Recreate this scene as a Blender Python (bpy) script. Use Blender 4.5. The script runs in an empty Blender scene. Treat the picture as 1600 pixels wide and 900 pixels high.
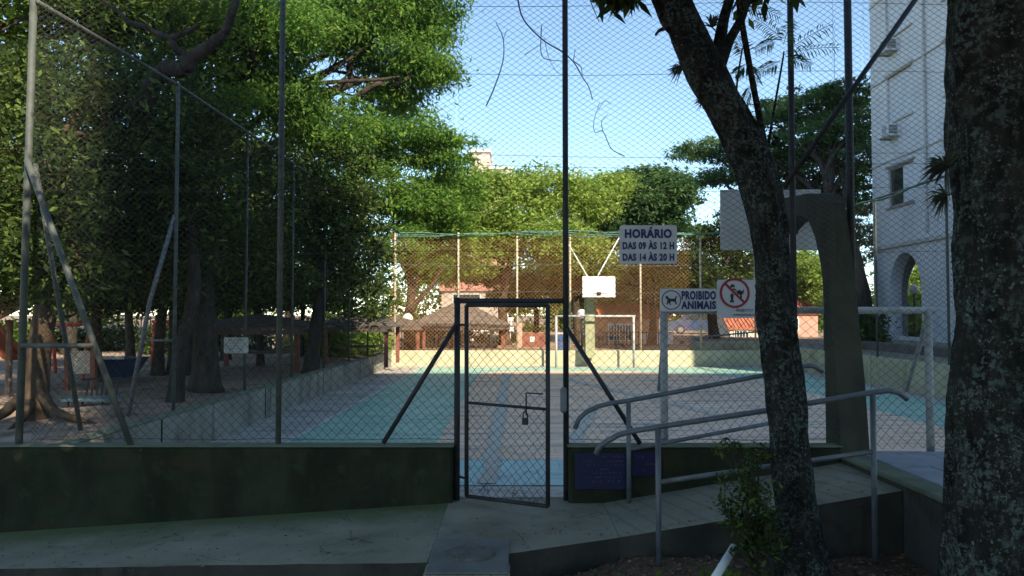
import bpy, math, random
import numpy as np
from mathutils import Vector, Matrix
R = math.radians
rng = np.random.default_rng(7)
random.seed(7)
S = bpy.context.scene
C = S.collection

# ------------------------------------------------------------------ camera, sky, sun, exposure
PITCH, YAW, FPX = 2.005, 0.19, 1200.0
cam = bpy.data.cameras.new('camera')
cam.sensor_width = 36.0
cam.lens = 36.0 * FPX / 1600.0
cam.clip_start = 0.05
cam.clip_end = 3000
camo = bpy.data.objects.new('camera', cam)
camo.location = (0, 0, 1.7)
camo.rotation_euler = (R(90 + PITCH), 0, R(YAW))
C.objects.link(camo)
S.camera = camo

SUN_EL = 38.0
SUN_AZ = math.degrees(math.atan2(0.5, -0.866))        # clockwise from +Y
w = bpy.data.worlds.new('World')
S.world = w
w.use_nodes = True
nt = w.node_tree
bg = nt.nodes['Background']
sky = nt.nodes.new('ShaderNodeTexSky')
sky.sky_type = 'NISHITA'
sky.sun_disc = False
sky.sun_elevation = R(SUN_EL)
sky.sun_rotation = R(SUN_AZ)
sky.air_density = 1.0
sky.dust_density = 0.0
sky.altitude = 2600
sky.ozone_density = 3.0
wb = nt.nodes.new('ShaderNodeMix'); wb.data_type = 'RGBA'; wb.blend_type = 'MULTIPLY'; wb.inputs[0].default_value = 1
wb.inputs[7].default_value = (1.10, 1.05, .88, 1)
nt.links.new(sky.outputs[0], wb.inputs[6])
nt.links.new(wb.outputs[2], bg.inputs[0])
bg.inputs[1].default_value = 0.145
sl = bpy.data.lights.new('sun', 'SUN')
sl.energy = 4.4
sl.angle = R(0.5)
sl.color = (1.0, 0.88, 0.70)
so = bpy.data.objects.new('sun', sl)
d = Vector((math.sin(R(SUN_AZ)) * math.cos(R(SUN_EL)), math.cos(R(SUN_AZ)) * math.cos(R(SUN_EL)), math.sin(R(SUN_EL))))
so.rotation_euler = d.to_track_quat('Z', 'Y').to_euler()
so.location = d * 60
C.objects.link(so)
S.view_settings.view_transform = 'Standard'
S.view_settings.look = 'None'
S.view_settings.gamma = 1
S.view_settings.use_curve_mapping = False
S.view_settings.exposure = 1.3
S.cycles.max_bounces = 6
S.cycles.diffuse_bounces = 3
S.cycles.transmission_bounces = 3
S.cycles.use_denoising = True

# ------------------------------------------------------------------ measuring: a photograph pixel at depth Y, in metres
_p, _y = R(PITCH), R(YAW)
def P(px, py, Y):
    x = (px - 800) / FPX; u = (450 - py) / FPX
    fy = math.cos(_p) - u * math.sin(_p); z = u * math.cos(_p) + math.sin(_p)
    X = x * math.cos(_y) - fy * math.sin(_y); F = x * math.sin(_y) + fy * math.cos(_y)
    return Vector((X / F * Y, Y, 1.7 + z / F * Y))

# ------------------------------------------------------------------ helpers: objects
def tag(o, label, cat, group=None):
    o['label'] = label; o['category'] = cat
    if group: o['group'] = group
    return o
def thing(name, label, cat, loc=(0, 0, 0), group=None):
    o = bpy.data.objects.new(name, None); C.objects.link(o)
    o.empty_display_size = 0.1
    o.location = loc
    return tag(o, label, cat, group)
def copy_tree(o, parent=None):
    c = o.copy(); C.objects.link(c); c.parent = parent
    for ch in list(o.children):
        copy_tree(ch, c)
    return c

class MB:
    """collects shapes into one mesh"""
    def __init__(s): s.v = []; s.f = []; s.n = 0; s.arr = []
    def add(s, vs, fs):
        b = s.n
        s.v += [tuple(q) for q in vs]; s.f += [tuple(i + b for i in q) for q in fs]; s.n += len(vs)
        return s
    def box(s, x0, x1, y0, y1, z0, z1, bev=0.0, rot=0.0, tilt=None):
        cx, cy, cz = (x0 + x1) / 2, (y0 + y1) / 2, (z0 + z1) / 2
        hx, hy, hz = abs(x1 - x0) / 2, abs(y1 - y0) / 2, abs(z1 - z0) / 2
        b = min(bev, hx * .9, hy * .9, hz * .9)
        if b <= 0:
            vs = [(sx * hx, sy * hy, sz * hz) for sz in (-1, 1) for sy in (-1, 1) for sx in (-1, 1)]
            fs = [(0, 2, 3, 1), (4, 5, 7, 6), (0, 1, 5, 4), (2, 6, 7, 3), (0, 4, 6, 2), (1, 3, 7, 5)]
        else:
            vs = []; idx = {}
            for sx in (-1, 1):
                for sy in (-1, 1):
                    for sz in (-1, 1):
                        for k, q in enumerate(((hx, hy - b, hz - b), (hx - b, hy, hz - b), (hx - b, hy - b, hz))):
                            idx[(sx, sy, sz, k)] = len(vs); vs.append((sx * q[0], sy * q[1], sz * q[2]))
            fs = []
            I = lambda *a: idx[a]
            for q in (-1, 1):
                fs.append((I(q, -1, -1, 0), I(q, 1, -1, 0), I(q, 1, 1, 0), I(q, -1, 1, 0)))
                fs.append((I(-1, q, -1, 1), I(1, q, -1, 1), I(1, q, 1, 1), I(-1, q, 1, 1)))
                fs.append((I(-1, -1, q, 2), I(1, -1, q, 2), I(1, 1, q, 2), I(-1, 1, q, 2)))
                for r in (-1, 1):
                    fs.append((I(q, r, -1, 0), I(q, r, 1, 0), I(q, r, 1, 1), I(q, r, -1, 1)))
                    fs.append((I(q, -1, r, 0), I(q, 1, r, 0), I(q, 1, r, 2), I(q, -1, r, 2)))
                    fs.append((I(-1, q, r, 1), I(1, q, r, 1), I(1, q, r, 2), I(-1, q, r, 2)))
                    for t in (-1, 1):
                        fs.append((I(q, r, t, 0), I(q, r, t, 1), I(q, r, t, 2)))
        M = Matrix.Rotation(rot, 4, 'Z')
        if tilt is not None: M = M @ tilt
        vs = [M @ Vector(q) + Vector((cx, cy, cz)) for q in vs]
        return s.add(vs, fs)
    def tube(s, path, rad, n=8, cap=True, wob=0.0):
        path = [Vector(q) for q in path]
        k = len(path)
        rads = list(rad) if hasattr(rad, '__len__') else [rad] * k
        t0 = (path[1] - path[0]).normalized()
        a = t0.orthogonal().normalized()
        rings = []; vs = []
        for i, q in enumerate(path):
            t = (path[min(i + 1, k - 1)] - path[max(i - 1, 0)]).normalized()
            a = (a - t * a.dot(t)).normalized()
            b = t.cross(a)
            for j in range(n):
                an = 2 * math.pi * j / n
                rr = rads[i] * (1 + (random.uniform(-wob, wob) if wob else 0))
                vs.append(q + (a * math.cos(an) + b * math.sin(an)) * rr)
        fs = [(i * n + j, i * n + (j + 1) % n, (i + 1) * n + (j + 1) % n, (i + 1) * n + j) for i in range(k - 1) for j in range(n)]
        if cap:
            fs.append(tuple(range(n - 1, -1, -1))); fs.append(tuple((k - 1) * n + j for j in range(n)))
        return s.add(vs, fs)
    def prism(s, poly, ax, lo, hi):
        """closed outline in the two axes other than ax, run from lo to hi along ax"""
        n = len(poly); vs = []
        for h in (lo, hi):
            for (a, b) in poly:
                vs.append({'x': (h, a, b), 'y': (a, h, b), 'z': (a, b, h)}[ax])
        fs = [(i, (i + 1) % n, n + (i + 1) % n, n + i) for i in range(n)]
        fs += [tuple(range(n - 1, -1, -1)), tuple(range(n, 2 * n))]
        return s.add(vs, fs)
    def sheet(s, fz, x0, x1, y0, y1, nx, ny):
        vs = [(x0 + (x1 - x0) * i / nx, y0 + (y1 - y0) * j / ny) for j in range(ny + 1) for i in range(nx + 1)]
        vs = [(a, b, fz(a, b)) for a, b in vs]
        m = nx + 1
        return s.add(vs, [(j * m + i, j * m + i + 1, (j + 1) * m + i + 1, (j + 1) * m + i) for j in range(ny) for i in range(nx)])
    def sphere(s, c, r, n=12, m=8, sc=(1, 1, 1)):
        vs = [(c[0], c[1], c[2] - r * sc[2])]
        for j in range(1, m):
            th = math.pi * j / m
            for i in range(n):
                ph = 2 * math.pi * i / n
                vs.append((c[0] + r * sc[0] * math.sin(th) * math.cos(ph), c[1] + r * sc[1] * math.sin(th) * math.sin(ph), c[2] - r * sc[2] * math.cos(th)))
        vs.append((c[0], c[1], c[2] + r * sc[2]))
        fs = [(0, 1 + (i + 1) % n, 1 + i) for i in range(n)]
        for j in range(m - 2):
            a = 1 + j * n
            fs += [(a + i, a + (i + 1) % n, a + n + (i + 1) % n, a + n + i) for i in range(n)]
        a = 1 + (m - 2) * n
        fs += [(a + i, a + (i + 1) % n, len(vs) - 1) for i in range(n)]
        return s.add(vs, fs)
    def build(s, name, m, parent=None, smooth=False, kind=None, label=None):
        me = bpy.data.meshes.new(name)
        me.from_pydata(s.v, [], s.f); me.update()
        return link(name, me, m, parent, smooth, kind, label)

def link(name, me, m, parent=None, smooth=False, kind=None, label=None):
    me.materials.append(m)
    if smooth: me.polygons.foreach_set('use_smooth', [True] * len(me.polygons))
    o = bpy.data.objects.new(name, me); C.objects.link(o)
    if parent is not None:
        o.parent = parent
        mw = Matrix.Identity(4); q = parent
        while q is not None:
            mw = Matrix.Translation(q.location) @ mw; q = q.parent
        me.transform(mw.inverted())
    if kind: o['kind'] = kind
    if label: o['label'] = label
    return o
def np_mesh(name, verts, faces):
    """verts (n,3), faces (m,k) all of the same size k"""
    me = bpy.data.meshes.new(name)
    m, k = faces.shape
    me.vertices.add(len(verts)); me.vertices.foreach_set('co', np.asarray(verts, np.float32).ravel())
    me.loops.add(m * k); me.loops.foreach_set('vertex_index', faces.astype(np.int32).ravel())
    me.polygons.add(m)
    me.polygons.foreach_set('loop_start', np.arange(0, m * k, k, dtype=np.int32))
    me.update(calc_edges=True)
    return me

# ------------------------------------------------------------------ helpers: materials
def _nodes(name):
    m = bpy.data.materials.new(name); m.use_nodes = True
    nt = m.node_tree
    return m, nt, nt.nodes['Principled BSDF']
def N(nt, kind, **kw):
    n = nt.nodes.new(kind)
    for k, v in kw.items():
        if k in n.inputs: n.inputs[k].default_value = v
        else: setattr(n, k, v)
    return n
def noise(nt, scale, detail=6, rough=.6, vec=None, stretch=None):
    n = N(nt, 'ShaderNodeTexNoise'); n.inputs['Scale'].default_value = scale
    n.inputs['Detail'].default_value = detail; n.inputs['Roughness'].default_value = rough
    tc = N(nt, 'ShaderNodeTexCoord')
    v = tc.outputs['Object']
    if stretch:
        mp = N(nt, 'ShaderNodeMapping'); mp.inputs['Scale'].default_value = stretch
        nt.links.new(v, mp.inputs[0]); v = mp.outputs[0]
    nt.links.new(v, n.inputs['Vector'])
    return n.outputs['Fac']
def ramp(nt, fac, lo, hi):
    r = N(nt, 'ShaderNodeMapRange'); r.inputs['From Min'].default_value = lo; r.inputs['From Max'].default_value = hi
    nt.links.new(fac, r.inputs['Value']); return r.outputs[0]
def mixc(nt, fac, a, b):
    m = N(nt, 'ShaderNodeMix'); m.data_type = 'RGBA'
    for sock, v in ((m.inputs[6], a), (m.inputs[7], b)):
        if hasattr(v, 'type'): nt.links.new(v, sock)
        else: sock.default_value = (*v, 1)
    if hasattr(fac, 'type'): nt.links.new(fac, m.inputs[0])
    else: m.inputs[0].default_value = fac
    return m.outputs[2]
def grimy(name, cols, scale=3.0, rough=.85, bump=.3, bscale=40, stretch=None, spec=.3, layers=None, metal=0.0):
    """base colour wandering between cols, further layers of stains [(colour, scale, lo, hi, stretch)], fine bump"""
    m, nt, b = _nodes(name)
    col = mixc(nt, ramp(nt, noise(nt, scale, stretch=stretch), .35, .65), cols[0], cols[1])
    for (c, sc, lo, hi, st, *mask) in (layers or []):
        fac = ramp(nt, noise(nt, sc, 8, .65, stretch=st), lo, hi)
        if mask:
            mm = N(nt, 'ShaderNodeMath', operation='MULTIPLY'); nt.links.new(fac, mm.inputs[0])
            nt.links.new(ramp(nt, noise(nt, mask[0][0], 5), mask[0][1], mask[0][2]), mm.inputs[1]); fac = mm.outputs[0]
        col = mixc(nt, fac, col, c)
    nt.links.new(col, b.inputs['Base Color'])
    b.inputs['Roughness'].default_value = rough
    b.inputs['Specular IOR Level'].default_value = spec
    b.inputs['Metallic'].default_value = metal
    if bump:
        bp = N(nt, 'ShaderNodeBump'); bp.inputs['Strength'].default_value = bump; bp.inputs['Distance'].default_value = .02
        nt.links.new(noise(nt, bscale, 8, .7, stretch=stretch), bp.inputs['Height']); nt.links.new(bp.outputs[0], b.inputs['Normal'])
    return m
def cracked(m, scale, width, col):
    """fine branching cracks over a finished material"""
    nt = m.node_tree; b = nt.nodes['Principled BSDF']
    tc = N(nt, 'ShaderNodeTexCoord'); nz = N(nt, 'ShaderNodeTexNoise'); nz.inputs['Scale'].default_value = 3; nz.inputs['Detail'].default_value = 8
    nt.links.new(tc.outputs['Object'], nz.inputs[0])
    vm = N(nt, 'ShaderNodeVectorMath', operation='MULTIPLY_ADD'); nt.links.new(nz.outputs['Color'], vm.inputs[0]); vm.inputs[1].default_value = (.5, .5, .5); nt.links.new(tc.outputs['Object'], vm.inputs[2])
    vo = N(nt, 'ShaderNodeTexVoronoi'); vo.feature = 'DISTANCE_TO_EDGE'; vo.inputs['Scale'].default_value = scale; nt.links.new(vm.outputs[0], vo.inputs['Vector'])
    f = N(nt, 'ShaderNodeMapRange'); f.inputs['From Min'].default_value = width; f.inputs['From Max'].default_value = width * .3; nt.links.new(vo.outputs['Distance'], f.inputs[0])
    mm = N(nt, 'ShaderNodeMath', operation='MULTIPLY'); nt.links.new(f.outputs[0], mm.inputs[0]); nt.links.new(ramp(nt, noise(nt, 1.3, 3), .45, .55), mm.inputs[1])
    old = b.inputs['Base Color'].links[0].from_socket
    nt.links.new(mixc(nt, mm.outputs[0], old, col), b.inputs['Base Color'])
def leafy(name, a, b2, c, trans=.45, spec=.12):
    """leaf: every leaf its own tone out of three, light coming through it"""
    m, nt, b = _nodes(name)
    at = N(nt, 'ShaderNodeAttribute'); at.attribute_name = 'tone'
    col = mixc(nt, ramp(nt, at.outputs['Fac'], 0, .6), a, b2)
    col = mixc(nt, ramp(nt, at.outputs['Fac'], .6, 1), col, c)
    nt.links.new(col, b.inputs['Base Color'])
    b.inputs['Roughness'].default_value = .6; b.inputs['Specular IOR Level'].default_value = spec
    tr = N(nt, 'ShaderNodeBsdfTranslucent')
    hs = N(nt, 'ShaderNodeHueSaturation'); hs.inputs['Value'].default_value = 1.5; hs.inputs['Hue'].default_value = .485
    nt.links.new(col, hs.inputs['Color']); nt.links.new(hs.outputs[0], tr.inputs[0])
    mx = N(nt, 'ShaderNodeMixShader'); mx.inputs[0].default_value = trans
    nt.links.new(b.outputs[0], mx.inputs[1]); nt.links.new(tr.outputs[0], mx.inputs[2])
    nt.links.new(mx.outputs[0], nt.nodes['Material Output'].inputs[0])
    return m

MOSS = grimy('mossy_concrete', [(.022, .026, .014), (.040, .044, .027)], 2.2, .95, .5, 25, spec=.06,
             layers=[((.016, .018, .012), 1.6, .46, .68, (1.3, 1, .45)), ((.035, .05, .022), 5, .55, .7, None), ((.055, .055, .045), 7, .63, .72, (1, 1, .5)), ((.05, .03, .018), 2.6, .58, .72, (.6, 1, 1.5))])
COURTWALL = grimy('weathered_cement', [(.30, .30, .21), (.40, .39, .27)], 1.6, .95, .4, 30,
                  layers=[((.15, .15, .10), 2.4, .52, .75, (1.5, 1.5, .3)), ((.18, .22, .10), 6, .62, .8, None)])
WALLTOP = grimy('lichen_concrete', [(.10, .11, .075), (.16, .17, .12)], 4, .95, .5, 40, layers=[((.12, .16, .08), 3, .5, .7, None)])
PATHM = grimy('worn_path_concrete', [(.175, .155, .105), (.275, .25, .18)], 1.4, .92, .35, 45,
              layers=[((.10, .105, .085), 5, .56, .75, None), ((.36, .36, .33), 22, .66, .8, None)])
SOIL = grimy('red_soil', [(.13, .07, .045), (.19, .11, .075)], 1.8, 1, .8, 30, layers=[((.06, .045, .03), 6, .5, .65, None)])
SAND = grimy('trodden_earth', [(.23, .16, .11), (.33, .24, .17)], .8, 1, .6, 20, layers=[((.07, .045, .03), 3, .5, .7, None)])
GALV = grimy('grey_painted_pipe', [(.11, .12, .125), (.17, .18, .185)], 9, .5, .25, 60, spec=.5,
             layers=[((.07, .05, .04), 14, .62, .75, None)])
POSTM = grimy('weathered_post', [(.055, .062, .052), (.095, .105, .09)], 6, .6, .3, 50, layers=[((.10, .07, .05), 9, .62, .75, None)])
DULLBLUE = grimy('dull_blue_plastic', [(.018, .035, .085), (.03, .05, .12)], 4, .6, .05)
DARKPIPE = grimy('dark_steel_pipe', [(.016, .017, .019), (.034, .034, .036)], 8, .55, .2, 60, spec=.3, layers=[((.07, .035, .02), 11, .61, .70, None)])
WIRE = grimy('galvanised_wire', [(.018, .022, .021), (.038, .043, .04)], 12, .55, 0, spec=.3, layers=[((.075, .04, .022), 1.6, .54, .66, None)])
NETW = grimy('rusty_netting', [(.40, .19, .08), (.52, .28, .13)], 3, .9, 0)
RAILM = grimy('handrail_paint', [(.07, .08, .09), (.12, .132, .145)], 7, .42, .2, 60, spec=.5, layers=[((.10, .08, .07), 16, .60, .7, None), ((.13, .06, .035), 26, .60, .68, None)])
WHITEP = grimy('white_paint', [(.62, .62, .58), (.74, .74, .70)], 5, .6, .15, 50, layers=[((.38, .36, .32), 10, .62, .8, None)])
GOALM = grimy('goal_paint', [(.30, .31, .30), (.42, .42, .40)], 6, .6, .2, 50, layers=[((.28, .2, .14), 11, .62, .75, None)])
SIGNW = grimy('sign_face', [(.46, .47, .49), (.54, .55, .57)], 4, .5, .05, 60, layers=[((.45, .44, .42), 9, .64, .8, None)])
NAVY = grimy('navy_letter', [(.02, .03, .10), (.03, .045, .13)], 20, .6, 0)
BLACKP = grimy('black_ink', [(.02, .02, .025), (.035, .035, .04)], 20, .6, 0)
REDP = grimy('red_ring', [(.24, .022, .035), (.3, .035, .05)], 20, .5, 0)
PLAQUE = grimy('blue_plaque_paint', [(.004, .006, .035), (.006, .010, .055)], 6, .55, .15, 60, layers=[((.008, .01, .02), 7, .5, .7, None)])
FADED = grimy('faded_lettering', [(.07, .08, .11), (.13, .14, .17)], 30, .7, 0)
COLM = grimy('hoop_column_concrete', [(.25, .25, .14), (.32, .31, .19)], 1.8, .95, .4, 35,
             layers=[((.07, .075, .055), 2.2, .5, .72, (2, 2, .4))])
BARK_D = grimy('dark_bark', [(.032, .026, .021), (.07, .058, .047)], 9, 1, 1.0, 22, stretch=(1, 1, .35), spec=.06,
               layers=[((.12, .14, .115), 15, .63, .70, None)])
BARK_W = grimy('warm_bark', [(.045, .032, .022), (.105, .073, .047)], 6, 1, .8, 18, stretch=(1, 1, .3), spec=.08)
BARK_L = grimy('lichen_bark', [(.012, .012, .011), (.034, .033, .028)], 10, 1, 1.0, 30, stretch=(1, 1, .5), spec=.06,
               layers=[((.055, .062, .055), 24, .54, .60, None), ((.085, .11, .098), 38, .50, .57, None, (4.5, .47, .56)), ((.14, .18, .16), 75, .56, .62, None, (7, .50, .58))])
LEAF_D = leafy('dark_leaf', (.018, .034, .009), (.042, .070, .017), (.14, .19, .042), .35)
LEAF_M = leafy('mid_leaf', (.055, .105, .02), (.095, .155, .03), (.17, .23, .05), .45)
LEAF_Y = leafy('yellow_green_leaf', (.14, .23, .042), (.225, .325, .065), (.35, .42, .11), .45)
LEAF_J = leafy('feathery_leaf', (.065, .15, .028), (.115, .225, .04), (.23, .35, .07), .55)
LEAF_B = leafy('blue_green_leaf', (.042, .095, .040), (.08, .155, .055), (.15, .23, .08), .45)
LITTER = leafy('dry_leaf', (.10, .065, .035), (.17, .12, .07), (.26, .20, .12), .1)
cracked(PATHM, .9, .006, (.05, .05, .04))

# ================================================================== the ground, the court, the walls
XL, XR, YF, YB = -4.08, 8.75, 7.0, 25.5            # inner faces of the court
def soil_z(x, y):
    z = float(np.interp(x, [-9, -4, 0, 1, 3], [-.5, -.37, -.22, -.16, -.12]))
    return z + .02 * math.sin(x * 3.1 + y * 1.7) + .015 * math.sin(x * 7.3 - y * 5.1)
MB().sheet(lambda x, y: -.62 + .03 * math.sin(x * .2), -1500, 1500, -1500, 7.05, 12, 12).build('ground', SOIL, kind='structure')
MB().sheet(soil_z, -12, 12, -3, 7.02, 180, 90).build('soil', SOIL, smooth=True, kind='structure')
def play_z(x, y): return .42 + .04 * math.sin(x * .9 + y * .6) + .025 * math.sin(x * 2.3 - y * 1.7)
MB().sheet(play_z, -60, XL - .18, 7.15, 25.72, 120, 50).build('playground_ground', SAND, smooth=True, kind='structure')
MB().sheet(lambda x, y: play_z(x, y) if y < 26 else .40, -60, 60, 25.68, 60, 60, 20).build('square_ground', SAND, smooth=True, kind='structure')
MB().sheet(lambda x, y: .385, -1500, 1500, 59.9, 1500, 4, 4).build('far_ground', SAND, kind='structure')

# court surface: pavers, then sheets of paint
def court_paint(name, cols, streak, dirt):
    m, nt, b = _nodes(name)
    col = mixc(nt, ramp(nt, noise(nt, .9), .35, .65), cols[0], cols[1])
    col = mixc(nt, ramp(nt, noise(nt, 1.2, 9, .7, stretch=(.3, 3.2, 1)), .50, .63), col, streak)
    col = mixc(nt, ramp(nt, noise(nt, 2.6, 9, .75), .53, .64), col, dirt)
    tc = N(nt, 'ShaderNodeTexCoord')
    br = N(nt, 'ShaderNodeTexBrick'); br.offset = .5
    br.inputs['Scale'].default_value = 1.0; br.inputs['Mortar Size'].default_value = .006
    br.inputs['Brick Width'].default_value = .5; br.inputs['Row Height'].default_value = .5
    br.inputs['Color1'].default_value = (1, 1, 1, 1); br.inputs['Color2'].default_value = (.88, .88, .88, 1); br.inputs['Mortar'].default_value = (.55, .55, .55, 1)
    nt.links.new(tc.outputs['Object'], br.inputs['Vector'])
    mu = N(nt, 'ShaderNodeMix'); mu.data_type = 'RGBA'; mu.blend_type = 'MULTIPLY'; mu.inputs[0].default_value = .8
    nt.links.new(col, mu.inputs[6]); nt.links.new(br.outputs[0], mu.inputs[7])
    nt.links.new(mu.outputs[2], b.inputs['Base Color'])
    b.inputs['Roughness'].default_value = .55; b.inputs['Specular IOR Level'].default_value = .4
    bp = N(nt, 'ShaderNodeBump'); bp.inputs['Strength'].default_value = .25; bp.inputs['Distance'].default_value = .01
    nt.links.new(noise(nt, 30, 8, .7), bp.inputs['Height']); nt.links.new(bp.outputs[0], b.inputs['Normal'])
    return m
PAVER = court_paint('court_pavers', [(.37, .34, .30), (.46, .42, .37)], (.20, .19, .19), (.16, .16, .15))
TEAL = court_paint('teal_court_paint', [(.27, .44, .33), (.35, .53, .40)], (.20, .34, .32), (.16, .25, .24))
PINK = court_paint('pink_court_paint', [(.74, .47, .31), (.82, .57, .39)], (.26, .21, .19), (.40, .33, .29))
CYAN = court_paint('pale_blue_court_paint', [(.31, .52, .50), (.40, .60, .57)], (.34, .48, .52), (.25, .34, .36))
LINEW = court_paint('worn_white_line', [(.55, .56, .55), (.66, .66, .64)], (.40, .40, .39), (.32, .34, .33))
CEMENT = grimy('cement_patch', [(.46, .41, .33), (.56, .50, .42)], 5, .9, .3, 60)
MB().sheet(lambda x, y: 0.0, XL - .1, XR + .1, YF + .19, YB + .1, 2, 2).build('court_floor', PAVER, kind='structure')
def flat(name, poly, z, m):
    MB().add([(a, b, z) for a, b in poly], [tuple(range(len(poly)))]).build(name, m, kind='structure')
flat('court_paint_teal', [(-3.0, 7.75), (8.2, 7.75), (8.2, 25.0), (-3.0, 25.0)], .004, TEAL)
flat('court_paint_blue', [(-2.2, 7.7), (2.2, 7.7), (2.2, 9.05), (-2.2, 9.05)], .0075, CYAN)
arc = [(-1.03, 9.05), (6.45, 9.05)]
arc += [(6.45 - 4.2 * (1 - math.cos(t)), 19.2 + 4.0 * math.sin(t)) for t in np.linspace(0, math.pi / 2, 12)]
arc += [(-1.03 + 1.2 * (1 - math.cos(t)), 21.8 + 1.4 * math.sin(t)) for t in np.linspace(math.pi / 2, 0, 8)]
flat('court_paint_pink', arc, .008, PINK)
for nm, a in (('court_line_side', (-3.04, -2.99, 7.7, 25)), ('court_line_far', (-3.0, 8.2, 24.55, 24.62)), ('court_line_goal', (1.2, 6.8, 12.0, 12.05)), ('court_line_right', (8.18, 8.24, 8, 25))):
    flat(nm, [(a[0], a[2]), (a[1], a[2]), (a[1], a[3]), (a[0], a[3])], .0125, LINEW)
def ragged(name, x0, y0, x1, y1, wd, n=46):
    L = []; Rr = []
    dx, dy = x1 - x0, y1 - y0; l = math.hypot(dx, dy); nx, ny = -dy / l, dx / l
    for i in range(n):
        t = i / (n - 1); x = x0 + dx * t; y = y0 + dy * t
        a = wd * (.62 + random.random() * .7); b = wd * (.62 + random.random() * .7)
        L.append((x + nx * a, y + ny * a)); Rr.append((x - nx * b, y - ny * b))
    flat(name, L + Rr[::-1], .0165, CEMENT)
ragged('court_patch', -.27, 7.75, -.23, 22.3, .105, 90)
ragged('court_patch', 1.25, 20.8, 3.6, 12.6, .13)
ragged('court_patch', .75, 10.2, 1.5, 14.5, .10)

def wallmesh(x0, x1, y0, y1, z0, z1, seg=.35, bev=.012, wob=.006):
    """a rendered wall with slightly uneven faces"""
    m = MB(); m.box(x0, x1, y0, y1, z0, z1, bev)
    return m
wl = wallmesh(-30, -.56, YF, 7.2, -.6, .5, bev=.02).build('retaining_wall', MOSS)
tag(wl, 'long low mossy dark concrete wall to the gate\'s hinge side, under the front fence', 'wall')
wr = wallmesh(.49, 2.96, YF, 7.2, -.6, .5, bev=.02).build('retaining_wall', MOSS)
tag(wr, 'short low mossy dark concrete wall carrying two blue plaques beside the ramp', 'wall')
for o, x0, x1 in ((wl, -30, -.55), (wr, .48, 2.97)):
    MB().box(x0, x1, YF - .006, 7.2, .5005, .512, .008).build('coping', WALLTOP, o)
SIDEW = grimy('grey_side_wall', [(.18, .18, .15), (.265, .26, .215)], 1.6, .95, .4, 30, layers=[((.08, .08, .06), 2.4, .50, .72, (1.5, 1.5, .3)), ((.12, .15, .07), 6, .60, .8, None)])
cl = MB().box(XL - .2, XL, 7.2, YB, -.2, .5, .015).build('court_wall', SIDEW)
tag(cl, 'long low grey cement wall between the court and the playground trees', 'wall')
MB().box(XL - .205, XL + .004, 7.2, YB, .5, .512, .008).build('coping', WALLTOP, cl)
m = MB()
for y in (8.9, 12.6, 16.4, 20.3): m.box(XL - .01, XL + .006, y, y + .03, 0.01, .49)
m.build('joint', MOSS, cl)
cf = MB().box(XL - .2, XR + .2, YB, YB + .2, -.2, .52, .015).build('court_wall', grimy('yellow_cement', [(.37, .345, .225), (.46, .43, .29)], 1.4, .95, .35, 30, layers=[((.24, .24, .15), 2.0, .54, .78, (1.2, 1, .5)), ((.3, .3, .2), 9, .62, .8, None)]))
tag(cf, 'sunlit pale yellow low wall at the far end behind the goal', 'wall')
cr = MB().box(XR, XR + .2, 7.2, YB, -.2, .68, .015).build('court_wall', COURTWALL)
tag(cr, 'stained low wall between the court\'s teal edge and the stone terrace by the white block', 'wall')
MB().sheet(lambda x, y: .66, XR + .15, 10.52, 7.2, 25.7, 2, 2).build('terrace_walk', PATHM, kind='structure')
tw = MB().box(10.5, 10.85, 7.2, 25.72, .5, .90, .02).build('terrace_wall', grimy('dark_terrace_stone', [(.10, .095, .09), (.16, .15, .145)], 2, .95, .5, 25))
tag(tw, 'dark stone terrace ledge running below the white block\'s arcade', 'wall')
MB().sheet(lambda x, y: .86, 10.8, 60, 7.2, 27.0, 2, 2).build('terrace_floor', PATHM, kind='structure')

# path, ramp and landing
def strip(name, st, yb, m, zb=-.7, ny=10, kind='structure'):
    """st: stations (x, y of the front edge, z of the top); back edge at yb"""
    mb = MB(); n = len(st)
    vs = []
    for (x, yf, z) in st:
        for j in range(ny + 1): vs.append((x, yf + (yb - yf) * j / ny, z))
    fs = [(i * (ny + 1) + j, (i + 1) * (ny + 1) + j, (i + 1) * (ny + 1) + j + 1, i * (ny + 1) + j + 1) for i in range(n - 1) for j in range(ny)]
    mb.add(vs, fs)
    top = mb.build(name, m, kind=kind); mb = MB()
    for face in (0, 1):
        q = [(x, yf, z) for x, yf, z in st] if face == 0 else [(x, yb, z) for x, yf, z in st]
        mb.add(q + [(a, b, zb) for a, b, c in q], [(i, n + i, n + i + 1, i + 1) if face == 0 else (i, i + 1, n + i + 1, n + i) for i in range(n - 1)])
    for (x, yf, z), fl in ((st[0], 0), (st[-1], 1)):
        mb.add([(x, yf, z), (x, yb, z), (x, yb, zb), (x, yf, zb)], [(0, 1, 2, 3)])
    mb.build(name + '_side', EDGE, kind=kind)
    return top
EDGE = grimy('dark_concrete_edge', [(.032, .030, .024), (.06, .055, .045)], 2.5, .95, .5, 30, layers=[((.018, .017, .014), 3, .5, .7, None)])
st = []
for x in np.linspace(-14, -.6, 60):
    st.append((float(x), float(np.interp(x, [-14, -4, -.6], [6.2, 5.88, 5.34])) + random.uniform(-.012, .012), float(.066 * (x + .6)) if x > -6 else float(.066 * -5.4)))
pathm = grimy('mossy_path_concrete', [(.175, .158, .105), (.27, .245, .175)], 1.2, .92, .35, 45,
              layers=[((.09, .095, .08), 4, .56, .75, None), ((.36, .36, .33), 24, .66, .8, None)])
nt = pathm.node_tree; b = nt.nodes['Principled BSDF']
tc = N(nt, 'ShaderNodeTexCoord'); sp = N(nt, 'ShaderNodeSeparateXYZ'); nt.links.new(tc.outputs['Object'], sp.inputs[0])
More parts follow.
